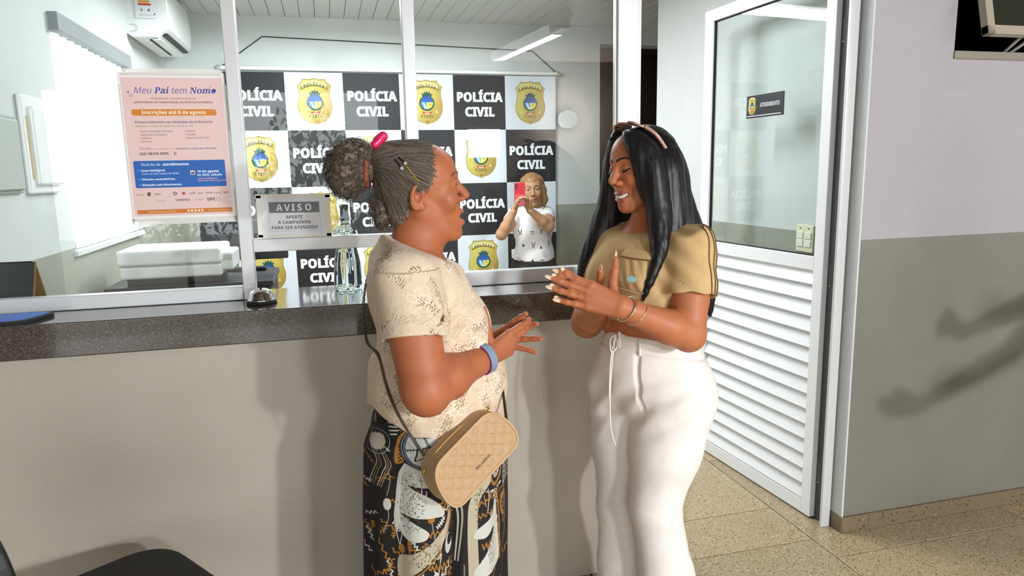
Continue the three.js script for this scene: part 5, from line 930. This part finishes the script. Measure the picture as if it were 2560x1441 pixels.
  // collar rib, sleeve stripes and chest pocket
  const ringPts = []; for (let i = 0; i <= 40; i++) { const a = i / 40 * 6.2832, c = at(-0.008 + 0.068 * Math.cos(a), 1.262 - 0.0255 * Math.cos(a) - 0.003, 0.066 * Math.sin(a)); ringPts.push(c); } wear('collar', new THREE.TubeGeometry(new THREE.CatmullRomCurve3(ringPts.slice(0, 40).map(vec), true), 120, 0.0085, 8, true), khaki, who);
  for (const k of [-0.022, 0.0, 0.022]) { const S = new Strands(), pts = []; for (let i = 0; i <= 60; i++) { const t = i / 60, c = mix3(at(-0.015, 1.262, 0.085), add3(cut, sd, -0.004), t), out = norm3(add3(l, [0.25, 0.5 * (1 - t), 0.2])); pts.push(onTee(add3(add3(c, out, 0.1), f, k - 0.006), 0.0016)); } S.add(pts, 0.0014, 0.0014, 5); wear('sleeve_seam', S.build(), seamM, who); }
  {
    const pc = [], W = 0.05, Hh = 0.062, c0 = [0.764, 1.167, -1.69], ux = norm3([0.62, -0.12, 0.6]), uy = norm3([0.06, 1, 0.1]), g = new THREE.PlaneGeometry(1, 1, 20, 22), p = g.attributes.position;
    for (let i = 0; i < p.count; i++) { const u = p.getX(i), v = p.getY(i), e = Math.max(Math.abs(u), Math.abs(v)) * 2, q = onTee(add3(add3(c0, ux, u * 2 * W), uy, v * 2 * Hh), 0.002 + 0.0075 * smooth(1.0, 0.7, e) + 0.002 * Math.sin(u * 22 + v * 14)); p.setXYZ(i, ...q); } g.computeVertexNormals(); wear('chest_pocket', g, khaki, who);
    const edge = (pts, r, m, n) => { const S = new Strands(); S.add(path(pts.map(([u, v]) => onTee(add3(add3(c0, ux, u * W), uy, v * Hh), n === 'flap_edge' ? 0.0145 : 0.0065)), 60), r, r, 6); wear(n, S.build(), m, who); };
    edge([[-1.02, 0.75], [-1.04, 0], [-1.03, -0.8], [-0.85, -1.03], [0, -1.05], [0.85, -1.03], [1.03, -0.8], [1.04, 0], [1.02, 0.75]], 0.0016, std({ color: '#cdb995', roughness: 0.8 }), 'pocket_piping');
    edge([[-1.0, 0.42], [0, 0.36], [1, 0.42]], 0.0018, seamM, 'flap_edge');
    const fl = new THREE.PlaneGeometry(1, 1, 16, 8), q2 = fl.attributes.position; for (let i = 0; i < q2.count; i++) { const u = q2.getX(i) * 2, v = lerp(0.4, 1.02, q2.getY(i) + 0.5); q2.setXYZ(i, ...onTee(add3(add3(c0, ux, u * W * 1.03), uy, v * Hh), 0.013 - 0.006 * smooth(0.6, 1, v))); } fl.computeVertexNormals(); wear('pocket_flap', fl, khaki, who);
    const em = new THREE.Shape(); em.moveTo(-1, 0.2); em.bezierCurveTo(-1.1, 0.7, -0.6, 0.9, -0.45, 0.5); em.bezierCurveTo(-0.4, 1.1, 0.3, 1.1, 0.35, 0.55); em.bezierCurveTo(0.6, 0.9, 1.1, 0.6, 1, 0.1); em.bezierCurveTo(0.9, -0.6, -0.8, -0.7, -1, 0.2); const eg = new THREE.ShapeGeometry(em, 8), ep = eg.attributes.position; for (let i = 0; i < ep.count; i++) ep.setXYZ(i, ...onTee(add3(add3(c0, ux, 0.012 + ep.getX(i) * 0.0145), uy, -0.038 + ep.getY(i) * 0.0125), 0.0115)); eg.computeVertexNormals(); wear('emblem', eg, std({ color: '#a9d6dc', roughness: 0.6, side: THREE.DoubleSide }), who, 'pale blue trefoil emblem');
  }
  // wide white trousers
  const Q = new Field();
  Q.ell(pat(-0.01, 0.84, 0), [0.128, 0.17, 0.168], 0.05, false, PA).ell(pat(-0.055, 0.8, 0.05), [0.105, 0.105, 0.105], 0.05, false, PA).ell(pat(-0.055, 0.8, -0.05), [0.1, 0.105, 0.1], 0.05, false, PA).cap(pat(0.0, 0.96, 0), pat(0, 0.86, 0), 0.112, 0.125, 0.04);
  const legL = new Field(), legR = new Field();
  legL.chain([add3(hipL, [0.004, 0.02, 0]), mix3(hipL, knL, 0.45), knL, mix3(knL, anL, 0.55), add3(anL, [0, -0.03, 0])], [0.118, 0.098, 0.07, 0.075, 0.09], 0.03);
  legR.chain([add3(hipR, [0, 0.02, 0]), mix3(hipR, knR, 0.45), knR, mix3(knR, anR, 0.55), add3(anR, [0, -0.03, 0])], [0.108, 0.09, 0.066, 0.072, 0.088], 0.03);
  Q.fn((x, y, z) => { const p = legL.at(x, y, z), q = legR.at(x, y, z), k = 0.004 + 0.03 * smooth(0.66, 0.8, y), h = clamp(0.5 + 0.5 * (q - p) / k); return q * (1 - h) + p * h - k * h * (1 - h); }, 0.03); for (const p of [anL, anR, knL, knR]) Q.grow(p, 0.11);
  const waistY = (x, z) => { const a = (x - 0.868) * pf[0] + (z + 1.8) * pf[2]; return 0.945 + 0.2 * a; };
  Q.inter((x, y, z) => y - waistY(x, z), 0.004); Q.inter((x, y) => 0.03 - y, 0.004);
  const QW = new Field(); QW.fn((x, y, z) => { const leg = smooth(0.75, 0.3, y), a = (x - 0.868) * pf[0] + (z + 1.8) * pf[2], b = (x - 0.868) * pl[0] + (z + 1.8) * pl[2]; return Q.at(x, y, z) + 0.008 * (noise(x * 16, y * 3, z * 16) - 0.5) * leg + 0.003 * (noise(x * 22 + y * 12, y * 24 - b * 20, z * 22) - 0.5) + 0.007 * smooth(0.012, 0.0, Math.abs(b - 0.055 - 0.1 * (0.9 - y))) * smooth(0.0, 0.04, a) * smooth(0.72, 0.84, y) * smooth(0.95, 0.9, y) + 0.004 * smooth(0.008, 0, Math.abs(y - waistY(x, z) + 0.04)) + 0.004 * Math.sin((y * 1.2 - b) * 60 + 3 * noise(x * 8, y * 8, z * 8)) * smooth(0.12, 0.02, Math.abs(y - 0.76)) * smooth(-0.02, 0.06, a); }); QW.lo = Q.lo; QW.hi = Q.hi;
  const linen = phys({ map: dataTex(256, (i, j) => { const t = noise(i / 1.5, j / 8, 8) * 0.5 + noise(i / 30, j / 30, 2) * 0.5; return [lerp(228, 240, t), lerp(222, 234, t), lerp(212, 226, t)]; }, true, [6, 6]), roughness: 0.85 });
  wear('trousers', metreUV(netMesh(QW, 0.0052)), linen, who, 'wide white linen trousers with drawstring');
  const onQ = (p, off) => onto(QW, p, off);
  { const S = new Strands(), w0 = onQ([0.667, 0.979, -1.74], 0.004); for (const pts of [[w0, add3(w0, [-0.012, -0.05, 0.012]), add3(w0, [-0.022, -0.16, 0.016]), add3(w0, [-0.02, -0.27, 0.02]), add3(w0, [-0.008, -0.315, 0.022])], [w0, add3(w0, [-0.018, -0.06, 0.012]), add3(w0, [-0.026, -0.15, 0.02]), add3(w0, [-0.024, -0.2, 0.02])], [w0, add3(w0, [-0.02, -0.01, 0.012]), add3(w0, [-0.018, -0.045, 0.016]), add3(w0, [-0.002, -0.03, 0.016]), w0], [w0, add3(w0, [0.018, 0.0, 0.02]), add3(w0, [0.02, -0.03, 0.024]), add3(w0, [0.004, -0.022, 0.016]), w0]]) S.add(path(pts, 40), 0.0022, 0.002, 6); wear('drawstring', S.build(), linen, who); }
  for (const [x, y, z] of [[1587, 868, -1.66], [1500, 848, -1.72]].map(q => q)) { const p = onQ(at(0, 0, 0).map((v, i) => i === 0 ? (x === 1587 ? [0.763, 0.955, -1.66][0] : [0.688, 0.968, -1.71][0]) : i === 1 ? (x === 1587 ? [0.763, 0.955, -1.66][1] : [0.688, 0.968, -1.71][1]) : z), 0.003); const S = new Strands(); S.add([add3(p, [0, 0.02, 0]), p, add3(p, [0, -0.025, 0.002])], 0.0042, 0.0042, 6); wear('belt_loop', S.build(), linen, who); }
  for (const a of [anL, anR]) { const s = new Field(); s.cap(add3(a, [0.03, -0.04, 0]), add3(a, [-0.12, -0.046, 0.055]), 0.04, 0.034, 0.02).inter((x, y) => Math.max(0.001 - y, y - 0.03), 0.004); wear('sandal', metreUV(netMesh(s, 0.006)), std({ color: '#b89468', roughness: 0.6 }), who); }

  // long straight black hair parted in the middle
  const r = rng(63), black = [[0.006, 0.0055, 0.006], [0.01, 0.009, 0.0095], [0.016, 0.014, 0.014]];
  const C = new Field(); C.ell([0, 0.044, -0.014], [0.08, 0.086, 0.098], 0.03).ell([0, -0.03, -0.05], [0.074, 0.09, 0.052], 0.03);
  const front = (x, y) => { const part = Math.abs(x - 0.004); return y > 0.09 ? 0.12 : lerp(0.082, 0.012, smooth(0.012, 0.062, part)) + 0.03 * smooth(0.02, 0.1, y) - 0.02 * smooth(0.0, -0.06, y); };
  C.inter((x, y, z) => (z - front(x, y)) * 0.7, 0.012); C.lo = [-0.11, -0.13, -0.135]; C.hi = [0.11, 0.15, 0.11];
  // locks as chains in place: [points, radii]
  const locks = [
    [[[0.807, 1.501, -1.757], [0.833, 1.44, -1.728], [0.844, 1.367, -1.716], [0.848, 1.294, -1.702], [0.841, 1.232, -1.682], [0.831, 1.181, -1.672], [0.811, 1.13, -1.668], [0.789, 1.076, -1.668]], [0.02, 0.028, 0.028, 0.027, 0.021, 0.012, 0.007, 0.002]],
    [[[0.787, 1.508, -1.775], [0.798, 1.465, -1.742], [0.809, 1.419, -1.734], [0.814, 1.377, -1.73], [0.82, 1.336, -1.722]], [0.012, 0.013, 0.011, 0.008, 0.003]],
    [[[0.889, 1.481, -1.8], [0.893, 1.434, -1.755], [0.894, 1.386, -1.742], [0.902, 1.322, -1.735], [0.898, 1.259, -1.72], [0.872, 1.186, -1.7]], [0.04, 0.036, 0.034, 0.032, 0.026, 0.008]],
    [[[0.9, 1.478, -1.82], [0.934, 1.407, -1.81], [0.947, 1.329, -1.8], [0.958, 1.263, -1.785], [0.976, 1.218, -1.775]], [0.04, 0.04, 0.036, 0.026, 0.006]],
    [[[0.926, 1.452, -1.86], [0.979, 1.349, -1.88], [1.025, 1.253, -1.89], [1.067, 1.155, -1.89], [1.094, 1.058, -1.88], [1.107, 0.973, -1.87]], [0.042, 0.044, 0.042, 0.036, 0.024, 0.005]],
    [[[0.793, 1.502, -1.85], [0.805, 1.421, -1.9], [0.805, 1.329, -1.92], [0.789, 1.247, -1.935], [0.761, 1.177, -1.94], [0.72, 1.109, -1.93]], [0.02, 0.028, 0.034, 0.038, 0.034, 0.018]],
    [[[0.873, 1.327, -1.93], [0.862, 1.23, -1.96], [0.825, 1.147, -1.965], [0.789, 1.065, -1.955]], [0.05, 0.05, 0.04, 0.012]],
  ];
  for (const n of [0]) locks[n][0] = locks[n][0].map((p, i) => p[1] < 1.2 ? onTee(p, Math.max(0.004, locks[n][1][i] * 0.7)) : p);
  const K = new Field(); for (const L of locks) { const m = 18, pts = path(L[0], m), rs = pts.map((_, k) => { const t = k / m * (L[1].length - 1), j = Math.min(L[1].length - 2, Math.floor(t)); return lerp(L[1][j], L[1][j + 1], smooth(0, 1, t - j)); }); K.chain(pts, rs, 0.02); }
  const KW = new Field(); KW.fn((x, y, z) => K.at(x, y, z) + 0.003 * (noise(x * 80, y * 4, z * 80) - 0.5) + 0.0012 * (noise(x * 260, y * 5, z * 260) - 0.5)); KW.lo = K.lo; KW.hi = K.hi;
  const cap = netMesh(C, 0.0035); cap.applyMatrix4(H.m); const vol = netMesh(KW, 0.0042), S = new Strands();
  for (const [p, q] of locks) { const mid = path(p, 22), total = Math.round(60 + 3600 * Math.max(...q)); for (let i = 0; i < total; i++) { const a = r() * 6.283, e = 0.9 + r() * 0.16, w = r() * 6, pts = mid.map((m, k) => { const t = k / 22 * (q.length - 1), j = Math.min(q.length - 2, Math.floor(t)), R = lerp(q[j], q[j + 1], t - j) * e + 0.0015; return [m[0] + Math.cos(a) * R, m[1], m[2] + Math.sin(a) * R]; }); const cutAt = 17 + Math.floor(r() * 6); S.add(pts.slice(0, cutAt), 0.0007, 0.0004, 3, black[Math.floor(r() * 3)]); } }
  for (let i = 0; i < 700; i++) { const x0 = 0.004, z0 = 0.085 - r() * 0.16, side = r() < 0.7 ? 1 : -1, pts = []; for (let k = 0; k <= 10; k++) { const t = k / 10; pts.push(onto(C, [side * lerp(0.004, 0.1, Math.sin(t * 1.4)), lerp(0.16, -0.06, t * t), lerp(z0, z0 * 0.35 - 0.02, t)], 0.0012)); } S.add(pts.map(H.to), 0.0008, 0.0006, 3, black[Math.floor(r() * 3)]); }
  for (const g of [cap, vol]) { colored(g, () => black[1]); metreUV(g, true); }
  wear('hair', merged([cap, vol, S.build()]), phys({ color: '#ffffff', vertexColors: true, roughness: 0.4, specularIntensity: 0.55 }), who, 'long straight black hair');
  // brows, lashes, teeth
  for (const s of [-1, 1]) {
    const E = new Strands(); E.add(path([[0.011, 0.0375, 0.1], [0.024, 0.043, 0.095], [0.037, 0.043, 0.085], [0.05, 0.034, 0.07]].map(([x, y, z]) => onto(HF, [s * x, y, z], 0.0004)), 20), 0.0036, 0.0012, 6); wear('eyebrow', E.build().applyMatrix4(H.m), std({ color: '#160e0b', roughness: 0.7 }), who);
    const L = new Strands(), lid = path([[0.0215, 0.0105, 0.0925], [0.026, 0.0086, 0.094], [0.034, 0.0082, 0.0935], [0.041, 0.0105, 0.09], [0.0475, 0.015, 0.083]].map(([x, y, z]) => onto(HF, [s * x, y, z], 0.0003)), 20); L.add(lid, 0.0018, 0.0024, 6); for (let k = 5; k < 21; k++) L.add([lid[k], add3(lid[k], [s * 0.001, -0.003, 0.004]), add3(lid[k], [s * 0.003, -0.0045, 0.0075])], 0.0006, 0.0002, 3); wear('eyelashes', L.build().applyMatrix4(H.m), std({ color: '#0d0907', roughness: 0.5 }), who);
  }
  { const t = new Strands(), m = path(HF.mid, 24).slice(3, 22).map(p => add3(p, [0, 0.001, -0.0045])); t.add(m, 0.0056, 0.0056, 8); wear('teeth', t.build().applyMatrix4(H.m), phys({ color: '#efeae4', roughness: 0.15, clearcoat: 0.6 }), who); }

  // sunglasses pushed up on the hair
  const gl = thing('sunglasses', 'pinkish beige sunglasses pushed up on the black hair', 'sunglasses', H.to([0, 0.13, 0.02]));
  {
    const m = phys({ color: '#b98f7c', roughness: 0.25, clearcoat: 0.6 }), lens = phys({ color: '#caa48c', roughness: 0.08, clearcoat: 1 }), O = gl.position.toArray(), P = p => sub3(H.to(p), O);
    for (const s of [-1, 1]) {
      const ring = []; for (let i = 0; i < 28; i++) { const a = i / 28 * 6.2832; ring.push(P([s * (0.034 + 0.029 * Math.cos(a)), 0.137 + 0.008 * Math.sin(a) - 0.014 * (Math.abs(s * (0.034 + 0.029 * Math.cos(a))) / 0.06) ** 2, 0.036 + 0.021 * Math.sin(a)])); }
      part('lens_rim', new THREE.TubeGeometry(new THREE.CatmullRomCurve3(ring.map(vec), true), 60, 0.0032, 8, true), m, gl);
      const c = [0, 0, 0]; ring.forEach(q => q.forEach((v, k) => c[k] += v / 28)); const g = new THREE.BufferGeometry(); g.setAttribute('position', new THREE.Float32BufferAttribute([...c, ...ring.flat()], 3)); const id = []; for (let i = 0; i < 28; i++) id.push(0, 1 + i, 1 + (i + 1) % 28, 0, 1 + (i + 1) % 28, 1 + i); g.setIndex(id.slice()); g.computeVertexNormals(); metreUV(g); part('lens', g, lens, gl);
      part('arm', tube([P([s * 0.066, 0.122, 0.034]), P([s * 0.083, 0.1, 0.015]), P([s * 0.088, 0.06, -0.012]), P([s * 0.086, 0.03, -0.032])], 0.005, 8), m, gl); part('hinge', new THREE.SphereGeometry(0.0048, 12, 8), gold2(), gl, P([s * 0.066, 0.122, 0.034]));
    }
    part('bridge', tube([P([-0.008, 0.138, 0.036]), P([0, 0.14, 0.039]), P([0.008, 0.138, 0.036])], 0.0028, 8), m, gl);
  }
  // bracelets
  const fw = norm3(sub3(wr, el)), silver = std({ color: '#e3dcd6', roughness: 0.15, metalness: 1 });
  for (const [k, tilt, label] of [[-0.018, 0.25, 'silver bangle nearer the hand of the younger woman'], [-0.05, 0.5, 'silver bangle nearer the elbow of the younger woman']]) { const c = add3(wr, fw, k), b = thing('bangle', label, 'bracelet', c); part('ring', new THREE.TorusGeometry(0.0335, 0.0016, 8, 48), silver, b); b.quaternion.setFromUnitVectors(new THREE.Vector3(0, 0, 1), vec(norm3(add3(fw, [0.2, 1, 0], tilt * 0.5)))); }
  const fr = hL.chains[3], rg = thing('finger_ring', 'thin gold ring on the ring finger of the younger woman', 'ring', mix3(fr[0], fr[1], 0.55)); part('ring', new THREE.TorusGeometry(0.0098, 0.0011, 8, 28), gold2(), rg); rg.quaternion.setFromUnitVectors(new THREE.Vector3(0, 0, 1), vec(norm3(sub3(fr[1], fr[0]))));
}
function gold2() { return goldMat || (goldMat = std({ color: '#d0a24a', roughness: 0.22, metalness: 1 })); }

// ================================================================ figures farther back, simpler in detail
function figure(o) {
  const who = person(o.label, o.base), H = headFrame(o.O, o.yaw, o.pitch || 0, o.roll || 0, o.s || 1), [bx, bz] = o.base;
  const HF = headField({ smile: o.smile || 0, neck: [[0, -0.05, -0.012], [0, -0.11, -0.02], [0, -0.17, -0.03]], neckR: [0.047, 0.046, 0.055] });
  const head = headSkin(HF, o.tone, [0.34, 0.1, 0.085], 0.0045); head.applyMatrix4(H.m);
  const [a0, a1] = o.arms, top = (a0[0][1] + a1[0][1]) / 2, l = norm3(sub3(a1[0], a0[0])), f = norm3(cross3(l, [0, 1, 0])), A = [f, [0, 1, 0], l], c = y => [bx + (o.O[0] - bx) * y / o.O[1], y, bz + (o.O[2] - bz) * y / o.O[1]], hip = top * 0.66, B = new Field();
  B.ell(c(top - 0.09), [0.095, 0.16, 0.135], 0.05, false, A).ell(c(hip + 0.06), [0.1, 0.15, 0.13], 0.05, false, A).ell(c(hip), [0.11, 0.12, 0.15], 0.05, false, A).cap(a0[0], a1[0], 0.042, 0.042, 0.04).cap(c(top - 0.03), c(top + 0.09), 0.06, 0.045, 0.04);
  for (const [sh, el, wr] of o.arms) B.chain([sh, mix3(sh, el, 0.6), el], [0.047, 0.046, 0.04], 0.015).chain([el, mix3(el, wr, 0.35), wr], [0.04, 0.038, 0.025], 0.015);
  const legs = [-1, 1].map(s => { const h = add3(c(hip - 0.04), l, s * 0.085), a = add3([bx, 0.07, bz], l, s * 0.09); B.chain([h, mix3(h, a, 0.5), a], [0.08, 0.055, 0.036], 0.03).cap(add3(a, [0, -0.03, 0]), add3(add3(a, f, 0.13), [0, -0.04, 0]), 0.034, 0.026, 0.02); return [h, a]; });
  o.hands.forEach((h, i) => addHand(B, o.arms[i][2], ...h));
  wear('body', body([head, skinned(B, 0.006, o.tone)]), skinMaterial(), who);
  const T = new Field(); T.ell(c(top - 0.09), [0.112, 0.17, 0.155], 0.05, false, A).ell(c(hip + 0.06), [0.122, 0.19, 0.158], 0.05, false, A).cap(a0[0], a1[0], 0.052, 0.052, 0.04).cap(c(top - 0.02), c(top + 0.045), 0.08, 0.06, 0.04);
  T.inter((x, y) => hip + 0.03 - y, 0.006);
  for (const [sh, el] of o.arms) { const d = norm3(sub3(el, sh)), k = add3(sh, d, o.sleeve), s = new Field(); s.cap(sh, add3(sh, d, o.sleeve + 0.06), 0.057, 0.062, 0.02).inter((x, y, z) => dot3(sub3([x, y, z], k), d), 0.004); T.fn((x, y, z) => s.at(x, y, z), 0.02); T.grow(k, 0.08); }
  T.inter((x, y, z) => 0.3 * dot3(sub3([x, y, z], c(top)), f) + 0.95 * (y - top - 0.068), 0.006);
  const tw = new Field(); tw.fn((x, y, z) => T.at(x, y, z) + 0.008 * (noise(x * 15, y * 15, z * 15) - 0.5)); tw.lo = T.lo; tw.hi = T.hi;
  const tg = netMesh(tw, 0.0065); mapped(tg, (x, y, z) => { const q = sub3([x, y, z], c(y)); return [0.5 + Math.atan2(dot3(q, l), dot3(q, f)) * 0.16, y]; }); wear('top', tg, o.top, who);
  const P = new Field(); P.ell(c(hip), [0.122, 0.15, 0.16], 0.05, false, A); for (const [h, a] of legs) P.chain([h, mix3(h, a, 0.5), a], [0.095, 0.075, 0.06], 0.03); P.inter((x, y) => Math.max(0.05 - y, y - hip - 0.1), 0.004); wear('trousers', metreUV(netMesh(P, 0.008)), o.trousers, who);
  for (const [, a] of legs) { const s = new Field(); s.cap(add3(a, [0, -0.03, 0]), add3(add3(a, f, 0.15), [0, -0.036, 0]), 0.042, 0.034, 0.02).inter((x, y) => 0.001 - y, 0.004); wear('shoe', metreUV(netMesh(s, 0.008)), M.rubber, who); }
  const C = new Field(); C.ell([0, 0.045, -0.006], [0.082, 0.09, 0.105], 0.03).ell([0, -0.01, -0.05], [0.076, 0.075, 0.056], 0.03); if (o.long) for (const s of [-1, 1]) C.chain([[s * 0.06, 0.08, 0.02], [s * 0.077, 0.0, 0.01], [s * 0.082, -0.07, 0.0], [s * 0.075, -0.13, 0.01]], [0.02, 0.022, 0.024, 0.012], 0.03);
  C.inter((x, y, z) => (z - lerp(0.074, 0.03, smooth(0.012, 0.062, Math.abs(x))) - 0.06 * smooth(0.045, 0.1, y)) * 0.7, 0.012); C.lo = [-0.12, -0.16, -0.13]; C.hi = [0.12, 0.15, 0.12];
  const hn = new Field(); hn.fn((x, y, z) => C.at(x, y, z) + 0.004 * (noise(x * 110, y * 10, z * 110) - 0.5)); hn.lo = C.lo; hn.hi = C.hi;
  const hg = colored(netMesh(hn, 0.0045), (x, y, z) => { const t = noise(x * 200, y * 9, z * 200); return o.hair.map(v => v * (0.7 + 0.6 * t)); }); metreUV(hg); hg.applyMatrix4(H.m); wear('hair', hg, phys({ color: '#ffffff', vertexColors: true, roughness: 0.5 }), who);
  for (const s of [-1, 1]) {
    const E = new Strands(); E.add(path([[0.014, 0.038, 0.1], [0.03, 0.044, 0.092], [0.048, 0.036, 0.074]].map(([x, y, z]) => onto(HF, [s * x, y, z], 0.0004)), 12), 0.0024, 0.001, 5); wear('eyebrow', E.build().applyMatrix4(H.m), std({ color: '#3a281c', roughness: 0.8 }), who);
    const e = onto(HF, [s * 0.0315, 0.0165, 0.1], -0.002); wear('eye', new THREE.SphereGeometry(1, 14, 10).scale(0.009, 0.0042, 0.0035).translate(...e).applyMatrix4(H.m), std({ color: '#20140e', roughness: 0.25 }), who);
  }
  return who;
}
// woman behind the glass photographing with a red phone
{
  const wrap = [[0.9, 0.1, 0.1, 0.1], [0.05, 0.55, 0.6, 0.4], [0, 0.6, 0.65, 0.4], [-0.04, 0.65, 0.65, 0.4], [-0.1, 0.7, 0.6, 0.4]];
  const blouse = canvasTex(1024, 1024, (c, w, h) => {
    const r = rng(12); c.fillStyle = '#e9e4e6'; c.fillRect(0, 0, w, h);
    for (let i = 0; i < 7; i++) { c.fillStyle = 'rgba(196,170,186,.55)'; c.beginPath(); c.ellipse(r() * w, r() * h, 60 + r() * 70, 40 + r() * 40, r() * 3, 0, 7); c.fill(); }
    for (let i = 0; i < 22; i++) { const x = (i % 5) * 205 + 60 + r() * 60, y = Math.floor(i / 5) * 210 + 60 + r() * 60; c.strokeStyle = c.fillStyle = '#2c2a2e'; c.lineWidth = 9; if (i % 3 === 0) { c.beginPath(); c.ellipse(x - 22, y - 40, 8, 42, -0.35, 0, 7); c.ellipse(x + 22, y - 40, 8, 42, 0.35, 0, 7); c.fill(); c.beginPath(); c.arc(x, y + 30, 34, 3.3, 6.1); c.stroke(); } else if (i % 3 === 1) { c.beginPath(); c.arc(x, y, 30, 0.2, 2.9); c.stroke(); c.fillRect(x - 40, y - 16, 80, 12); } else { c.beginPath(); c.moveTo(x - 30, y); c.lineTo(x, y - 40); c.lineTo(x + 26, y + 14); c.lineTo(x - 10, y + 6); c.closePath(); c.fill(); } }
  }, [2, 2]);
  figure({ label: 'woman with light brown hair behind the glass holding up a red phone', base: [1.5, -5.06], O: [1.484, 1.266, -5.05], yaw: 1.82, pitch: -0.05, roll: 0.06, s: 1.0, smile: 0.6, tone: [0.46, 0.25, 0.14], hair: [0.3, 0.15, 0.06], long: true, sleeve: 0.09,
    arms: [[[1.352, 1.09, -5.06], [1.205, 0.966, -4.9], [1.279, 1.128, -4.83]], [[1.594, 1.088, -5.06], [1.555, 1.012, -4.88], [1.403, 1.132, -4.83]]],
    hands: [[[0.35, 0.9, 0.05], [0.6, -0.1, 0.4], [-0.2, 0.35, 0.9], 0.92, wrap], [[-0.45, 0.85, 0.05], [-0.6, -0.1, 0.4], [0.3, 0.35, 0.9], 0.92, wrap]],
    top: std({ map: blouse, roughness: 0.8 }), trousers: std({ color: '#15161c', roughness: 0.8 }) });
  const phone = thing('phone', 'red smartphone held up by the woman behind the glass', 'phone', [1.317, 1.251, -4.8]);
  phone.rotation.set(-0.08, -0.3, -0.03);
  part('case', box(-0.038, -0.08, -0.005, 0.038, 0.08, 0.005, 0.005), phys({ color: '#b3122c', roughness: 0.3, clearcoat: 0.5 }), phone);
  part('camera_bump', box(-0.033, 0.035, 0.004, -0.012, 0.074, 0.0075, 0.003), phys({ color: '#7c0c1e', roughness: 0.2 }), phone);
  for (const y of [0.043, 0.055, 0.067]) part('camera_lens', rod([-0.0225, y, 0.007], [-0.0225, y, 0.0085], 0.0045), M.black, phone);
  part('screen', box(-0.035, -0.076, -0.0056, 0.035, 0.076, -0.005), M.black, phone);
}
// person in a black shirt in the dark doorway, half hidden by the younger woman
figure({ label: 'person in a black shirt in the dark doorway behind the younger woman', base: [2.62, -5.95], O: [2.62, 1.58, -5.95], yaw: 1.9, pitch: 0, s: 1.02, tone: [0.3, 0.14, 0.08], hair: [0.02, 0.015, 0.012], sleeve: 0.15,
  arms: [[[2.45, 1.33, -6.0], [2.39, 1.06, -5.98], [2.42, 0.85, -5.9]], [[2.78, 1.33, -5.92], [2.83, 1.06, -5.9], [2.8, 0.85, -5.82]]],
  hands: [[[0.05, -1, 0.1], [0.9, 0, 0.2], [0, 0, 1], 1, [[0.5, 0.2, 0.1, 0.1], [0, 0.2, 0.3, 0.2], [0, 0.2, 0.3, 0.2], [0, 0.25, 0.3, 0.2], [0, 0.3, 0.3, 0.2]]], [[-0.05, -1, 0.1], [-0.9, 0, 0.2], [0, 0, 1], 1, [[0.5, 0.2, 0.1, 0.1], [0, 0.2, 0.3, 0.2], [0, 0.2, 0.3, 0.2], [0, 0.25, 0.3, 0.2], [0, 0.3, 0.3, 0.2]]]],
  top: std({ color: '#0e0f12', roughness: 0.8 }), trousers: std({ color: '#22242c', roughness: 0.8 }) });

// person just outside the right edge whose hands shade the grey wall
figure({ label: 'person in a grey shirt standing just outside the right edge of the picture', base: [2.86, -1.2], O: [2.84, 1.52, -1.2], yaw: 3.14, pitch: -0.1, s: 1.0, tone: [0.42, 0.18, 0.09], hair: [0.03, 0.02, 0.015], sleeve: 0.12,
  arms: [[[2.86, 1.29, -1.36], [2.66, 1.03, -1.4], [2.4, 0.98, -1.28]], [[2.86, 1.29, -1.04], [2.6, 0.96, -1.06], [2.27, 0.8, -1.14]]],
  hands: [[[-0.9, 0.45, 0.1], [0, -0.2, 1], [0, 1, 0], 1, [[0.7, 0.3, 0.3, 0.2], [0, 0.9, 0.9, 0.5], [0, 0.9, 0.9, 0.5], [0, 0.95, 0.9, 0.5], [0, 1, 0.9, 0.5]]], [[-1, 0, 0], [0, -0.2, -1], [0, 1, 0], 1, [[0.5, 0.2, 0.2, 0.1], [0, 0.3, 0.3, 0.2], [0, 0.3, 0.3, 0.2], [0, 0.35, 0.3, 0.2], [0, 0.4, 0.3, 0.2]]]],
  top: std({ color: '#7c7f86', roughness: 0.85 }), trousers: std({ color: '#30343f', roughness: 0.85 }) });

// ---------------------------------------------------------------- shrubs in front of the entrance
{
  const leafM = [std({ color: '#6f8f2c', roughness: 0.6, side: THREE.DoubleSide }), std({ color: '#8fa63a', roughness: 0.6, side: THREE.DoubleSide })];
  [[-1.7, 4.9, 1.9, 'leafy garden shrub outside the entrance, leftmost'], [-0.2, 5.3, 2.3, 'leafy garden shrub outside the entrance, middle and tallest'], [1.3, 5.0, 1.8, 'leafy garden shrub outside the entrance, rightmost']].forEach(([x, z, h, label], n) => {
    const s = thing('garden_shrub', label, 'shrub', [x, -0.02, z], 0, 'shrubs outside the entrance'), r = rng(90 + n), list = [];
    for (let i = 0; i < 900; i++) { const a = r() * 6.28, u = r() * 2 - 1, k = Math.cbrt(r()), q = Math.sqrt(1 - u * u), g = new THREE.CircleGeometry(0.05, 5); g.scale(0.6, 1.2, 1); g.rotateX(r() * 6); g.rotateY(r() * 6); g.translate(Math.cos(a) * q * 0.75 * k, h * 0.62 + u * h * 0.42 * k, Math.sin(a) * q * 0.6 * k); list.push(g); }
    const f = part('foliage', mergeGeometries(list), leafM[n % 2], s); f.userData.kind = 'stuff'; part('stem', rod([0, 0, 0], [0, h * 0.6, 0], 0.04), M.brown, s);
  });
}

scene.traverse(o => { if (o.isLight) o.castShadow = true; });
shade(scene);
renderer.render(scene, camera);
